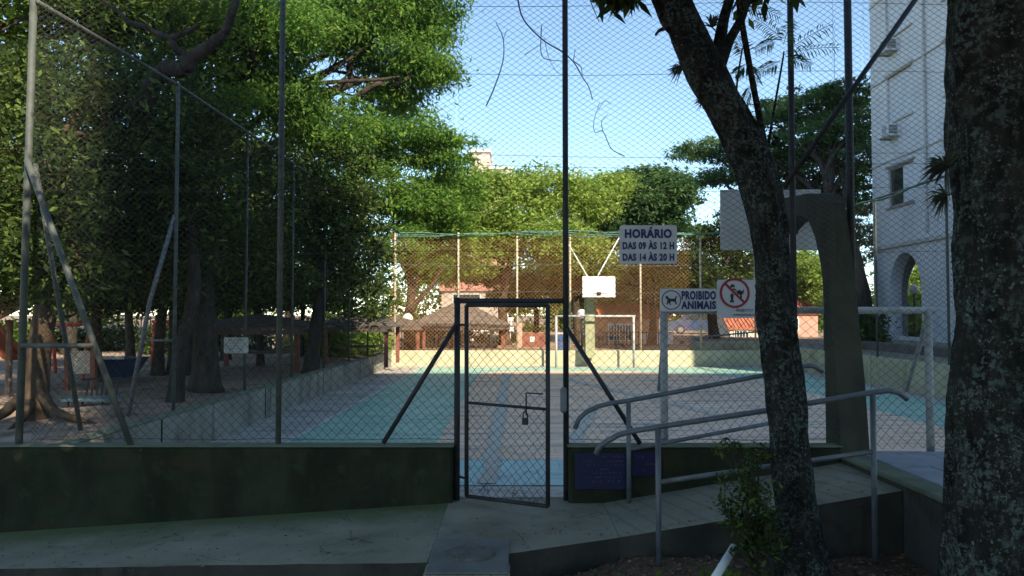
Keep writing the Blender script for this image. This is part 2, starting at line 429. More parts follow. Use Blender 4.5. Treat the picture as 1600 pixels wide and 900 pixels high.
ad = N(nt, 'ShaderNodeMath', operation='MULTIPLY_ADD'); nt.links.new(noise(nt, 2.5), ad.inputs[0]); ad.inputs[1].default_value = .9; nt.links.new(sp.outputs[1], ad.inputs[2])
old = b.inputs['Base Color'].links[0].from_socket
nt.links.new(mixc(nt, ramp(nt, ad.outputs[0], 6.75, 7.35), old, (.10, .12, .045)), b.inputs['Base Color'])     # moss grows along the wall's foot
cracked(pathm, .8, .006, (.055, .055, .04))
strip('path', st, 7.01, pathm)
strip('gate_threshold', [(-.598, 5.36, .0), (0, 5.55, .0), (.35, 5.72, 0), (.8, 5.93, 0)], 7.22, PATHM)
rampm = grimy('ribbed_ramp_concrete', [(.18, .165, .115), (.265, .245, .18)], 1.5, .92, .3, 45, layers=[((.10, .11, .075), 3, .52, .75, None)])
nt = rampm.node_tree; b = nt.nodes['Principled BSDF']
tc = N(nt, 'ShaderNodeTexCoord'); wv = N(nt, 'ShaderNodeTexWave'); wv.inputs['Scale'].default_value = 1.9; wv.inputs['Distortion'].default_value = .5
mp = N(nt, 'ShaderNodeMapping'); mp.inputs['Rotation'].default_value = (0, 0, R(-14)); nt.links.new(tc.outputs['Object'], mp.inputs[0]); nt.links.new(mp.outputs[0], wv.inputs[0])
old = b.inputs['Base Color'].links[0].from_socket
nt.links.new(mixc(nt, ramp(nt, wv.outputs['Fac'], .84, 1.3), old, (.085, .085, .065)), b.inputs['Base Color'])
strip('ramp', [(.802, 5.932, .002), (1.3, 5.92, .085), (2.0, 5.9, .205), (2.95, 5.9, .365)], 7.01, rampm)
slabm = grimy('paving_slab', [(.20, .21, .235), (.28, .29, .315)], 2.4, .7, .3, 50, spec=.4, layers=[((.12, .125, .13), 3, .55, .75, None)])
MB().box(2.955, 30, 3.2, 7.19, -.7, .40, .01).build('landing', grimy('landing_side', [(.05, .047, .04), (.08, .075, .066)], 2, .95, .6, 25, layers=[((.022, .022, .02), 2, .5, .7, None)]), kind='structure')
m = MB(); m.box(2.93, 3.14, 3.2, 7.18, .402, .445, .012); m.build('landing_kerb', WALLTOP, kind='structure')
m = MB()
for i in range(22):
    for j in range(5):
        x = 3.15 + i * .62 - (.31 if j % 2 else 0); y = 7.17 - (j + 1) * .72
        tl = Matrix.Rotation(random.uniform(-.006, .006), 4, 'X')
        m.box(max(x + .004, 3.146), x + .612, y + .004, y + .712, .402, .442 + random.uniform(-.004, .004), .006, tilt=tl)
m.build('landing_paving', slabm, kind='structure')

# manhole block in front of the gate
t = thing('inspection_cover', 'square concrete block with a worn round lid in front of the gate', 'manhole', (-.31, 5.5, 0))
MB().box(-.60, -.03, 5.02, 5.335, -.5, .012, .02).build('base_block', PATHM, t)
a = MB(); a.box(-.585, -.04, 5.04, 5.80, .012, .03, .008); a.build('slab', grimy('cover_slab', [(.125, .12, .105), (.185, .18, .155)], 3, .95, .5, 40), t)
m = MB(); pts = [(-.31 + (.17 + random.uniform(-.012, .012)) * math.cos(k / 22 * 6.283), 5.42 + (.17 + random.uniform(-.012, .012)) * math.sin(k / 22 * 6.283)) for k in range(22)]
m.prism(pts, 'z', .03, .048); m.build('round_lid', grimy('lid_cement', [(.10, .095, .08), (.16, .15, .13)], 14, 1, 1, 30), t)

# ================================================================== chain link
def chain(name, mapf, u0, u1, v0, v1, hu, hv, rad, m, parent, sag=.55):
    nu = max(1, int(round((u1 - u0) / hu))); nv = max(2, int(round((v1 - v0) / hv)))
    hu = (u1 - u0) / nu; hv = (v1 - v0) / nv
    i = np.arange(nu)[:, None]; j = np.arange(nv + 1)[None, :]
    k = (i + j) % 2
    u = u0 + hu * (i + k); v = np.broadcast_to(v0 + hv * j, u.shape).astype(float)
    ph = rng.uniform(0, 6, 4)
    du = sag * hu * (np.sin(u * 2.1 + v * 3.3 + ph[0]) + .6 * np.sin(u * 5.3 - v * 2.2 + ph[1]))
    dv = sag * hv * (np.sin(u * 1.7 - v * 2.9 + ph[2]) + .7 * np.sin(u * 4.1 + v * 6.1 + ph[3]))
    u = np.clip(u + du, u0, u1); v = np.clip(v + dv, v0, v1)
    wv = np.where(k == 1, rad, -rad) + sag * .05 * np.sin(u * 1.1 + v * .9 + ph[1])
    V = []
    for a in (0, 2.094, 4.189):
        V.append(np.stack(mapf(u + 1.15 * rad * math.cos(a), v, wv + rad * math.sin(a)), -1))
    V = np.stack(V, 2)                                  # nu, nv+1, 3, xyz
    idx = np.arange(nu * (nv + 1) * 3).reshape(nu, nv + 1, 3)
    F = []
    for a in range(3):
        b = (a + 1) % 3
        F.append(np.stack([idx[:, :-1, a], idx[:, :-1, b], idx[:, 1:, b], idx[:, 1:, a]], -1).reshape(-1, 4))
    me = np_mesh(name, V.reshape(-1, 3), np.concatenate(F))
    return link(name, me, m, parent, smooth=True)
FY = 7.09                                               # plane of the front fence
front = lambda u, v, wv: (u, FY + wv, v)
def X(px, Y=FY): return P(px, 560, Y).x

fence = thing('chain_link_fence', 'tall front chain link fence with grey posts either side of the open gate', 'fence', (0, FY, .51))
xg0, xg1 = X(714), X(884.5)
LO, UP = (.046, .043), (.040, .0275)
TOP = 5.3
def panel(x0, x1, z0, seam=1.76):
    if z0 < seam:
        chain('wire_mesh', front, x0, x1, z0, seam, LO[0], LO[1], .0024, WIRE, fence)
    chain('wire_mesh', front, x0, x1, max(z0, seam), TOP, UP[0], UP[1], .0026, WIRE, fence)
panel(-4.47, X(436), .53); panel(X(437), xg0, .53)
panel(xg0, xg1, 1.86); panel(xg1, 2.97, .53); panel(2.97, 3.26, 2.98); panel(3.26, 7.4, .47)
m = MB()
for z in (2.27, 2.86, 3.08, 3.18, 3.95, 4.6): 
    pts = [(x, FY - .006, z + .02 * math.sin(x * 1.3 + z)) for x in np.linspace(-4.4, 7.3, 40)]
    m.tube(pts, .0022, 4)
for z in (.56,): m.tube([(x, FY - .008, z + .006 * math.sin(x * 5)) for x in np.linspace(-4.4, xg0, 20)], .003, 4); m.tube([(x, FY - .008, z + .006 * math.sin(x * 5)) for x in np.linspace(xg1, 2.95, 20)], .003, 4)
m.build('tension_wire', WIRE, fence)
def post(x, z0, z1, r, mt=POSTM, y=FY + .03, dx=0.0):
    m = MB(); m.tube([(x, y, z0), (x + dx * .5, y, (z0 + z1) / 2), (x + dx, y, z1)], r, 12)
    return m.build('post', mt, fence, smooth=True)
post(P(26, 700, FY).x, .45, TOP, .033, dx=.055)
post(X(434.5), .5, TOP, .026)
post(xg0, -.05, P(714, 468, FY).z + .02, .028, DARKPIPE)
post(xg1, -.05, TOP, .027, DARKPIPE)
post(X(1243.5), .45, TOP, .028, DARKPIPE)
post(P(1330, 380, 7.75).x, .3, TOP, .038, DARKPIPE, y=7.75)
post(7.4, .44, TOP, .03)
MB().tube([(xg0 - .03, FY + .03, P(714, 470, FY).z), (xg1, FY + .03, P(884, 470, FY).z)], .024, 12).build('gate_lintel', DARKPIPE, fence, smooth=True)
def brace(a, b, r, mt=POSTM):
    MB().tube([a, b], r, 12).build('brace', mt, fence, smooth=True)
brace(P(713, 507, FY - .01), P(599, 692, FY - .01), .022, DARKPIPE)
brace(P(886, 513, FY - .01), P(1000, 693, FY - .01), .022, DARKPIPE)
brace(P(42, 250, FY - .03), P(205, 697, FY - .03), .029)
brace(P(1225, 292, FY - .04), P(1455, -36, FY - .04), .024, DARKPIPE)
brace(P(34, 540, FY - .05), P(146, 540, FY - .05), .022)

# lock plate on the gate post
pl = P(880.5, 625, FY - .03)
MB().box(pl.x - .03, pl.x + .03, pl.y - .02, pl.y + .03, pl.z - .12, pl.z + .12, .02).build('lock_plate', GALV, fence)

gate = thing('gate', 'narrow pipe framed chain link gate standing slightly open towards the path', 'gate', P(726, 773, 7.05))
A = P(729, 775, 7.05); Bq = P(856, 791, 6.55); TL = P(729, 477, 7.05); TR = P(856, 477, 6.55)
fr = MB()
for a, b, r in ((A, TL, .02), (Bq, TR, .02), (TL, TR, .018), (A, Bq, .018)): fr.tube([a, b], r, 12)
fr.build('frame', DARKPIPE, gate, smooth=True)
ux = (Bq - A); L = ux.length; ux /= L; H = TL.z - A.z
gm = lambda u, v, wv: (A.x + ux.x * u - ux.y * wv, A.y + ux.y * u + ux.x * wv, A.z + v)
chain('wire_mesh', gm, .01, L - .01, .02, H - .02, .044, .043, .0027, WIRE, gate, .4)
for k in range(9):
    u = random.uniform(.1, L - .1); v = random.uniform(.02, .1)
    MB().tube([gm(u, v, 0), gm(u + random.uniform(-.06, .06), v + random.uniform(-.03, .06), random.uniform(-.02, .02)), gm(u + random.uniform(-.08, .08), v + random.uniform(-.06, .08), random.uniform(-.03, .03))], .0028, 4).build('torn_wire', WIRE, gate)

zr = P(728, 629, 7.05).z
MB().tube([gm(0, zr - A.z, 0), gm(L, zr - A.z, 0)], .013, 10).build('middle_rail', DARKPIPE, gate, smooth=True)
m = MB(); q0, q1 = L - .20, L - .03
m.tube([gm(q0, zr - A.z - .06, -.03), gm(q0, zr - A.z + .13, -.03), gm(q1, zr - A.z + .13, -.03)], .007, 8)
m.build('handle', DARKPIPE, gate, smooth=True)
for v in (.16, H - .18): MB().tube([gm(-.01, v, 0), (xg0 + .02, FY + .03, A.z + v)], .011, 8).build('hinge', DARKPIPE, gate)
c = gm(q0 - .01, zr - A.z - .11, -.03)
pk = thing('padlock', 'small black padlock hanging from the gate\'s middle rail', 'padlock', c)
MB().box(c[0] - .028, c[0] + .028, c[1] - .014, c[1] + .014, c[2] - .035, c[2] + .025, .009).build('body', BLACKP, pk)
MB().tube([(c[0] + .018 * math.cos(t), c[1], c[2] + .045 + .02 * math.sin(t) * 1.6) if 0 <= t <= math.pi else (c[0] + .018 * (1 if t < 0 else -1), c[1], c[2] + .02) for t in (-.1, 0, .5, 1, 1.57, 2.1, 2.6, math.pi, 3.3)], .006, 8).build('shackle', DARKPIPE, pk, smooth=True)

# ---- the fence along the playground
lf = thing('chain_link_fence', 'long side chain link fence with slim posts along the playground', 'fence', (-4.25, 16, .5))
XF = -4.26
side = lambda u, v, wv: (XF + wv + np.interp(u, [7.1, 9.6], [-.22, 0]), u, v)
LT = 4.62
chain('wire_mesh', side, 7.12, 25.4, .5, LT, .055, .048, .0017, WIRE, lf, .4)
ys = [9.62, 12.15, 14.7, 17.2, 19.75, 22.3, 24.9]
for y in ys:
    MB().tube([(XF, y, .3), (XF, y, LT + .02)], .024, 10).build('post', POSTM, lf, smooth=True)
MB().tube([(XF - .22, 7.1, LT + .02), (XF - .02, 9.6, LT), (XF, 16, LT + .01), (XF, 25.4, LT)], .022, 8).build('top_rail', POSTM, lf, smooth=True)
MB().tube([P(55, 255, 7.3), P(126, 672, 7.95)], .024, 10).build('brace', POSTM, lf, smooth=True)
for y in (9.62,):
    MB().tube([(XF - .02, y, 2.95), (XF - .30, y - .02, 1.9), (XF - .56, y - .03, .4)], .028, 10).build('brace', GALV, lf, smooth=True)
    MB().tube([(XF, y, 1.38), (XF - .40, y - .02, 1.38)], .014, 8).build('tie_bar', GALV, lf, smooth=True)
for y in (22.3,):
    MB().tube([(XF, y, 3.6), (XF + .02, y + 2.3, .55)], .02, 8).build('brace', POSTM, lf, smooth=True)

# ---- the far net and the fence on the white block's side
ff = thing('net_fence', 'tall sunlit rusty brown net fence on posts above the far wall', 'fence', (2, YB + .1, .52))
far = lambda u, v, wv: (u, YB + .1 + wv, v)
FT = 4.42
chain('net', far, XL - .1, 8.8, .54, FT, .066, .062, .0044, NETW, ff, .1)
for px in (617, 716, 808, 891, 1001, 1095, 1180):
    x = P(px, 450, YB + .1).x
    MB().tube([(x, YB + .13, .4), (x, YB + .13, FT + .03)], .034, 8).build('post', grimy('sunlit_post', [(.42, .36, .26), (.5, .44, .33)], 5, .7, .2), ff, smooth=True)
m = MB()
for z in (FT, 3.35, 2.45): m.tube([(x, YB + .1, z + .03 * math.sin(x * 1.1)) for x in np.linspace(XL - .1, 8.8, 24)], .012, 5)
m.build('tension_wire', POSTM, ff)
GREEN = grimy('green_net', [(.06, .14, .10), (.09, .19, .14)], 5, .8, .3)
m = MB()
for k, r in ((0, .022), (1, .016), (2, .014)):
    m.tube([(x, YB + .02 - .03 * k, FT + .02 - .05 * k + .05 * math.sin(x * .9 + k) + .02 * math.sin(x * 3.7 + k)) for x in np.linspace(-3.9, 8.7, 60)], [r * (1 + .4 * math.sin(i * 1.9 + k)) for i in range(60)], 6)
tag(m.build('rolled_net', GREEN, smooth=True), 'thin green net rolled up along the top of the far net fence', 'net')
rf = thing('chain_link_fence', 'chain link fence above the stained wall, before the white arcaded block', 'fence', (8.85, 16, .68))
rgt = lambda u, v, wv: (XR + .1 + wv, u, v)
chain('wire_mesh', rgt, 10.5, 25.4, .7, 4.55, .06, .055, .0026, WIRE, rf)
for y in (10.6, 13.4, 15.7, 18.8, 22, 25.2):
    MB().tube([(XR + .1, y, .1), (XR + .1, y, 4.57)], .028, 8).build('post', POSTM, rf, smooth=True)
MB().tube([(XR + .1, 10.5, 4.56), (XR + .1, 25.4, 4.52)], .024, 8).build('top_rail', POSTM, rf, smooth=True)
m = MB(); m.tube([(XR + .05, y, 4.5 + .04 * math.sin(y * 2)) for y in np.linspace(16.3, 25.4, 30)], [.022 * (1 + .5 * math.sin(i * 2.1)) for i in range(30)], 6)
tag(m.build('rolled_net', GREEN, smooth=True), 'green net bundle along the top of the fence by the white block', 'net')

# ================================================================== goals, hoops
def goal(label, x0, x1, y, ztop, deep):
    t = thing('soccer_goal', label, 'goal', ((x0 + x1) / 2, y, 0))
    for x in (x0, x1): MB().tube([(x, y, 0), (x, y, ztop)], .038, 12).build('goal_post', GOALM, t, smooth=True)
    MB().tube([(x0 - .03, y, ztop), (x1 + .06, y, ztop)], .036, 12).build('crossbar', GOALM, t, smooth=True)
    for x in (x0, x1): MB().tube([(x, y, ztop), (x + .03, y + deep * .35, ztop - .3), (x + .05, y + deep, .9)], .022, 8).build('net_support', GOALM, t, smooth=True)
    return t
xa, xb = P(1037, 485, 7.62).x, P(1450, 485, 7.62).x
goal('grey pipe goal just behind the front fence, seen from behind', xa, xb, 7.62, P(1037, 485, 7.62).z, .55)
xa, xb = P(869, 500, 24.8).x, P(990, 500, 24.8).x
goal('small white goal at the far end before the yellow wall', xa, xb, 24.8, P(900, 494, 24.8).z, -.0 + .45)

def hoop(label, x0, x1, prof, bx0, bx1, by, bz0, bz1, sgn, board_m, struts, col_m=None):
    COL = col_m
    t = thing('basketball_hoop', label, 'hoop', ((x0 + x1) / 2, prof[0][0], .0))
    MB().prism(prof, 'x', x0, x1).build('column', COL, t)
    bd = MB(); bd.box(bx0, bx1, by - .02, by + .02, bz0, bz1, .006); bdo = bd.build('backboard', board_m, t)
    cx = (bx0 + bx1) / 2; rz = bz0 + .12
    rm = MB(); rm.tube([(cx + .225 * math.cos(a), by + sgn * (.05 + .225) + .225 * math.sin(a), rz) for a in np.linspace(0, 2 * math.pi, 21)], .009, 6)
    rm.box(cx - .06, cx + .06, min(by, by + sgn * .06), max(by, by + sgn * .06), rz - .05, rz + .05)
    rm.build('rim', grimy('rim_rust', [(.07, .04, .03), (.12, .06, .04)], 10, .6, 0), t, smooth=True)
    for a, b in struts: MB().tube([a, b], .022, 8).build('strut', WHITEP, t, smooth=True)
    return t, bdo
x0 = P(1315, 650, 7.02).x; x1 = P(1360, 650, 7.02).x
inner = [(7.38, .2), (7.38, 1.9), (7.45, 2.2), (7.58, 2.47), (7.75, 2.66), (7.95, 2.73), (8.2, 2.74), (8.5, 2.72), (8.72, 2.66)]
outer = [(8.745, 2.62), (8.745, 2.98), (8.6, 3.0), (7.75, 2.93), (7.60, 2.90), (7.50, 2.80), (7.42, 2.55), (7.30, 2.1), (7.12, 1.1), (7.01, .2)]
bz1, bz0 = P(1200, 297, 8.8).z, P(1200, 391, 8.8).z
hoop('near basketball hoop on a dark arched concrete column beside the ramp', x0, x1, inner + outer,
     P(1125, 350, 8.8).x, P(1281, 350, 8.8).x, 8.78, bz0, bz1, 1, grimy('board_shade_tone', [(.44, .44, .42), (.54, .54, .51)], 3, .7, .1), [], grimy('column_shade_tone', [(.040, .041, .028), (.072, .072, .048)], 1.8, .95, .4, 35, layers=[((.03, .032, .026), 2.2, .5, .72, (2, 2, .4))]))  # near board and column: darker copies, shade mixed into their colours
fx = P(922, 500, 25).x
prof2 = [(25.46, .25), (25.44, 1.6), (25.36, 2.2), (25.1, 2.5), (24.5, 2.5), (24.5, 2.8), (25.2, 2.82), (25.6, 2.7), (25.49, 2.0), (25.495, .25)]
prof2 = [(24.95, .3), (25.05, 1.7), (24.9, 2.15), (24.62, 2.45), (24.5, 2.5), (24.5, 2.85), (25.0, 2.85), (25.32, 2.6), (25.42, 2.0), (25.49, .3)]
t2, b2 = hoop('far basketball hoop with sunlit white board behind the small goal', fx - .15, fx + .15, prof2,
     P(910, 450, 24.5).x, P(961, 450, 24.5).x, 24.46, P(930, 464.5, 24.5).z, P(930, 432, 24.5).z, -1, grimy('white_board', [(.72, .71, .66), (.80, .79, .74)], 3, .6, .1),
     [(P(918, 432, 24.5), P(889, 383, 25.5)), (P(934, 431, 24.5), P(967, 372, 25.5))], COLM)

# ================================================================== handrails
def handrail(label, y, left, right, posts, low, r=.021):
    t = thing('handrail', label, 'handrail', (posts[0][0].x, y, posts[0][1]))
    mb = MB(); pts = left + right
    mb.tube(pts, r, 12); mb.build('top_rail', RAILM, t, smooth=True)
    for (top, zb) in posts: MB().tube([(top.x, y, zb), (top.x, y, top.z)], r, 12).build('post', RAILM, t, smooth=True)
    MB().tube(low, r * .85, 12).build('lower_rail', RAILM, t, smooth=True)
q = lambda px, py, Y: P(px, py, Y)
NY, HY = 5.75, 6.86
handrail('near curved pipe handrail along the ramp\'s outer edge', NY,
         [q(931, 710, NY), q(936, 699, NY), q(947, 690, NY), q(965, 680, NY), q(985, 674, NY)], [q(1028, 667, NY), q(1200, 641, NY), q(1364, 613, NY), q(1390, 610, NY), q(1405, 614, NY), q(1418, 624, NY)],
         [(q(1028, 668, NY), -.24), (q(1363.5, 614, NY), -.18)], [q(1031, 753, NY), q(1362, 706, NY)])
handrail('farther pipe handrail between the ramp and the plaque wall', HY,
         [q(898, 670, HY), q(905, 654, HY), q(916, 644, HY), q(934, 635, HY), q(955, 630, HY)], [q(982, 626, HY), q(1100, 604, HY), q(1195, 586, HY), q(1245, 574, HY), q(1265, 571, HY), q(1276, 574, HY), q(1286, 581, HY)],
         [(q(982, 626, HY), -.05), (q(1240, 575, HY), .1)], [q(984, 702, HY), q(1238, 655, HY)])

# ================================================================== trees
def leaves(name, blobs, size, m, parent, asp=.45, droop=.3, flat=.55, kind=None):
    """blobs: (centre, radii, clumps, leaves per clump, clump radius). One folded leaf = 2 triangles-ish quad"""
    P0 = []; 
    for (c, r, nc, nl, cr) in blobs:
        dirs = rng.normal(size=(nc, 3)); dirs /= np.linalg.norm(dirs, axis=1)[:, None]
        rad = rng.uniform(.15, 1.0, (nc, 1)) ** .45
        cc = np.array(c)[None] + dirs * rad * np.array(r)[None]
        s = cr * rng.uniform(.6, 1.3, (nc, 1, 1))
        off = rng.normal(size=(nc, nl, 3)) * s * np.array([1, 1, flat])[None, None] * .55
        P0.append((cc[:, None] + off).reshape(-1, 3))
    P0 = np.concatenate(P0); n = len(P0)
    a = rng.uniform(0, 2 * np.pi, n); el = rng.normal(-droop, .5, n)
    d = np.stack([np.cos(a) * np.cos(el), np.sin(a) * np.cos(el), np.sin(el)], 1)
    s0 = np.stack([-np.sin(a), np.cos(a), np.zeros(n)], 1)
    up = np.cross(s0, d)
    roll = rng.normal(0, .7, n)[:, None]
    s1 = s0 * np.cos(roll) + up * np.sin(roll)
    L = size * np.clip(np.exp(rng.normal(0, .36, n)), .4, 2.0)[:, None]; W = L * asp * .5
    mid = P0 + d * L * .45
    V = np.stack([P0, mid + s1 * W, P0 + d * L, mid - s1 * W], 1).reshape(-1, 3)
    F = np.arange(n * 4).reshape(n, 4)
    me = np_mesh(name, V, F)
    at = me.attributes.new('tone', 'FLOAT', 'FACE')
    at.data.foreach_set('value', rng.uniform(0, 1, n).astype(np.float32))
    return link(name, me, m, parent, kind=kind)

def smooth_path(pts, k=6):
    pts = [np.array(q, float) for q in pts]
    if len(pts) < 3: return [tuple(pts[0] * (1 - t) + pts[-1] * t) for t in np.linspace(0, 1, k)]
    out = []
    ext = [2 * pts[0] - pts[1]] + pts + [2 * pts[-1] - pts[-2]]
    for i in range(1, len(ext) - 2):
        p0, p1, p2, p3 = ext[i - 1:i + 3]
        for t in np.linspace(0, 1, k, endpoint=False):
            out.append(tuple(.5 * (2 * p1 + (p2 - p0) * t + (2 * p0 - 5 * p1 + 4 * p2 - p3) * t * t + (3 * p1 - p0 - 3 * p2 + p3) * t ** 3)))
    out.append(tuple(pts[-1]))
    return out
def limb(mb, a, b, r0, r1, bend=.15, n=8, sides=7):
    a = np.array(a, float); b = np.array(b, float); l = np.linalg.norm(b - a)
    m1 = a + (b - a) * .35 + rng.normal(0, bend * l * .5, 3) + np.array([0, 0, bend * l * .4])
    m2 = a + (b - a) * .7 + rng.normal(0, bend * l * .4, 3)
    p = smooth_path([a, m1, m2, b], 4)
    mb.tube(p, list(np.linspace(r0, r1, len(p))), sides)
    return p

def tree(name, label, trunk, r0, r1, blobs, size, leafm, barkm, group=None, asp=.45, droop=.3, flare=1.5, twigs=3, flat=.55, limb_r=None, extra=None):
    base = trunk[0]
    t = thing(name, label, 'tree', base, group)
    mb = MB(); p = smooth_path(trunk, 5); n = len(p)
    rr = [r0 + (r1 - r0) * i / (n - 1) for i in range(n)]
    rr[0] *= flare; rr[1] *= 1 + (flare - 1) * .45; rr[2] *= 1 + (flare - 1) * .15
    mb.tube(p, rr, 14, wob=.06)
    mb.build('trunk', barkm, t, smooth=True)
    lm = MB()
    for (c, r, nc, nl, cr) in blobs:
        st = p[int(n * .6) + int(rng.integers(0, max(1, n - int(n * .6))))]
        lr = limb_r or r1 * .55
        pp = limb(lm, st, c, lr, lr * .3)
        for k in range(twigs):
            dv = rng.normal(size=3); dv /= np.linalg.norm(dv)
            e = np.array(c) + dv * np.array(r) * .85
            limb(lm, pp[int(rng.integers(len(pp) // 3, len(pp)))], e, lr * .35, lr * .1, sides=5)
    for (a, b, ra, rb) in (extra or []): limb(lm, a, b, ra, rb, .12, sides=9)
    lm.build('limb', barkm, t, smooth=True)
    leaves('crown', blobs, size, leafm, t, asp, droop, flat)
    return t
def B(px, py, Y, rx, ry, rz, nc, nl, cr): return (tuple(P(px, py, Y)), (rx, ry, rz), nc, nl, cr)

# playground side, front to back
b1 = P(52, 665, 9.3)
t1 = tree('shade_tree', 'dark dense tree with a thick root-flared brown trunk at the edge of the playground', [(b1.x, 9.3, .3), (b1.x + .05, 9.3, 1.2), (b1.x + .12, 9.4, 2.4), (b1.x - .1, 9.6, 3.6)], .145, .11,
     [B(60, 230, 10.2, 1.4, 1.4, 1.2, 90, 60, .42), B(175, 190, 10.6, 1.1, 1.4, 1.1, 85, 60, .42), B(120, 360, 11.2, 1.6, 1.3, .9, 110, 60, .4), B(-40, 330, 11, 1.4, 1.4, 1.4, 90, 60, .42),
      B(215, 330, 11.4, .8, 1.2, 1.0, 70, 60, .38), B(130, 130, 11.6, 1.2, 1.0, .5, 80, 60, .38), B(240, 190, 12, .9, 1.0, .9, 80, 60, .38), B(60, 150, 12, 1.0, 1.0, .8, 60, 60, .38), B(30, 440, 12.2, 1.5, 1.2, .6, 70, 60, .38), B(70, 300, 9.0, .55, .35, .8, 46, 60, .32), B(60, 400, 9.0, .4, .3, .4, 24, 60, .28), B(110, 430, 9.2, .5, .35, .4, 28, 60, .28)],
     .085, LEAF_D, BARK_W, flare=1.45)
m = MB()
m.tube(smooth_path([(b1.x + .12, 9.25, .75), (b1.x + .35, 9.15, .56), (b1.x + .75, 9.05, .45), (b1.x + 1.2, 8.95, .36)], 5), list(np.linspace(.075, .015, 16)), 9, wob=.1)
m.tube(smooth_path([(b1.x - .1, 9.2, .7), (b1.x - .25, 9.0, .5), (b1.x - .5, 8.7, .38)], 5), list(np.linspace(.08, .02, 11)), 9, wob=.1)
m.tube(smooth_path([(b1.x + .05, 9.15, .65), (b1.x + .1, 8.95, .5), (b1.x + .12, 8.6, .38)], 5), list(np.linspace(.07, .015, 11)), 9, wob=.1)
m.build('root', BARK_W, t1, smooth=True)
b2 = P(322, 606, 13)
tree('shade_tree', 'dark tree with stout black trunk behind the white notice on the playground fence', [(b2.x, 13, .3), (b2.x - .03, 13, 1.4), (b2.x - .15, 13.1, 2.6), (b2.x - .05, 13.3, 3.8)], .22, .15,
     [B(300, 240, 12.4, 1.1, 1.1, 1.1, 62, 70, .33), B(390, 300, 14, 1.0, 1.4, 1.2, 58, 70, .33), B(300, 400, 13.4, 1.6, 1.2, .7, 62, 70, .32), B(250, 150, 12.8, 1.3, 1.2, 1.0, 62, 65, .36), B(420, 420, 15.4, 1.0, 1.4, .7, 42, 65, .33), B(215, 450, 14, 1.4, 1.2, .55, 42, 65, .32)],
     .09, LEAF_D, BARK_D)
b3 = P(272, 630, 10.9)
tree('shade_tree', 'slim leaning dark tree beside the fence brace, in front of the stout one', [(b3.x, 10.9, .3), (b3.x + .08, 10.9, 1.2), (b3.x + .22, 11, 2.0), (b3.x + .1, 11.1, 3.0)], .11, .08,
     [B(285, 310, 11.2, .7, .9, .8, 55, 60, .36), B(250, 400, 11.4, .7, .9, .6, 45, 60, .36)], .1, LEAF_D, BARK_D)
b4 = P(492, 585, 17.2)
tree('shade_tree', 'dark leafy tree with forked trunk near the shelters along the far half of the fence', [(b4.x - .1, 17.2, .3), (b4.x, 17.2, 1.3), (b4.x + .1, 17.4, 2.4), (b4.x, 17.6, 3.6)], .16, .11,
     [B(470, 320, 17, 1.2, 1.4, 1.2, 62, 70, .36), B(540, 380, 18.6, 1.0, 1.5, 1.2, 52, 70, .36), B(440, 400, 17.4, 1.3, 1.2, .9, 52, 65, .36), B(520, 280, 18.4, 1.2, 1.5, 1.1, 66, 65, .4), B(575, 430, 21, .9, 1.6, 1.3, 46, 65, .38)],
     .12, LEAF_D, BARK_D)
jt = [(-7.3, 17, .3), (-7.4, 17, 2.5), (-7.0, 16.8, 5), (-6.2, 16.8, 6.6)]
jl = [(tuple(P(250, 118, 10.6)), tuple(P(292, 106, 10.1)), .12, .10), (tuple(P(292, 106, 10.1)), tuple(P(352, 52, 9.9)), .10, .06), (tuple(P(352, 52, 9.9)), tuple(P(372, -40, 9.8)), .06, .04), (tuple(P(292, 106, 10.1)), tuple(P(268, 60, 10.0)), .06, .04), (tuple(P(268, 60, 10)), tuple(P(310, 40, 10)), .05, .02), (tuple(P(200, 35, 10.5)), tuple(P(140, -20, 10.3)), .03, .02), (tuple(P(268, 60, 10)), tuple(P(200, 35, 10.5)), .04, .03), (tuple(P(215, 170, 11)), tuple(P(250, 118, 10.6)), .13, .12), (jt[1], tuple(P(215, 170, 11)), .15, .13), (jt[-1], tuple(P(395, 95, 15.5)), .2, .09), (tuple(P(395, 95, 15.5)), tuple(P(350, 40, 14.5)), .1, .05), (tuple(P(290, 108, 15.8)), tuple(P(352, 55, 15)), .24, .12), (jt[2], tuple(P(290, 108, 15.8)), .24, .22),
      (jt[-1], tuple(P(548, 130, 18)), .18, .10), (tuple(P(548, 130, 18)), tuple(P(592, 105, 18.5)), .09, .06), (tuple(P(548, 130, 18)), tuple(P(560, 40, 18)), .08, .04), (tuple(P(548, 160, 18)), tuple(P(640, 120, 18)), .09, .04),
      (jt[-1], tuple(P(465, 120, 16.5)), .12, .05), (tuple(P(465, 100, 16.5)), tuple(P(520, 85, 17)), .06, .03)]
tree('jacaranda_tree', 'tall feathery tree whose bright upper crown spreads over the court\'s edge into the blue sky', jt, .27, .2,
     [B(600, 60, 18.5, 1.5, 1.4, .8, 70, 165, .48), B(655, 25, 19, 1.2, 1.3, .7, 55, 165, .48), B(660, 110, 18.5, .9, 1.0, .38, 42, 165, .38), B(540, 20, 18, 1.5, 1.4, .8, 60, 165, .48), B(470, 40, 17, 1.2, 1.4, .8, 55, 165, .48),
      B(610, 150, 19, .8, .9, .35, 28, 165, .4), B(400, 30, 15.5, 1.2, 1.3, .7, 50, 165, .48), B(330, 10, 15, 1.2, 1.3, .5, 36, 165, .48), B(440, 130, 17, .8, 1.0, .6, 34, 165, .45), B(500, 190, 18, 1.2, 1.2, .8, 65, 150, .48),
      B(640, -60, 18, 2.0, 1.5, .9, 70, 150, .48), B(500, -60, 17, 2.0, 1.5, .9, 60, 150, .48), B(380, 130, 16, 1.0, 1.0, .7, 45, 150, .48)],
     .115, LEAF_J, BARK_D, asp=.32, droop=.55, extra=jl, flat=.4, limb_r=.07)
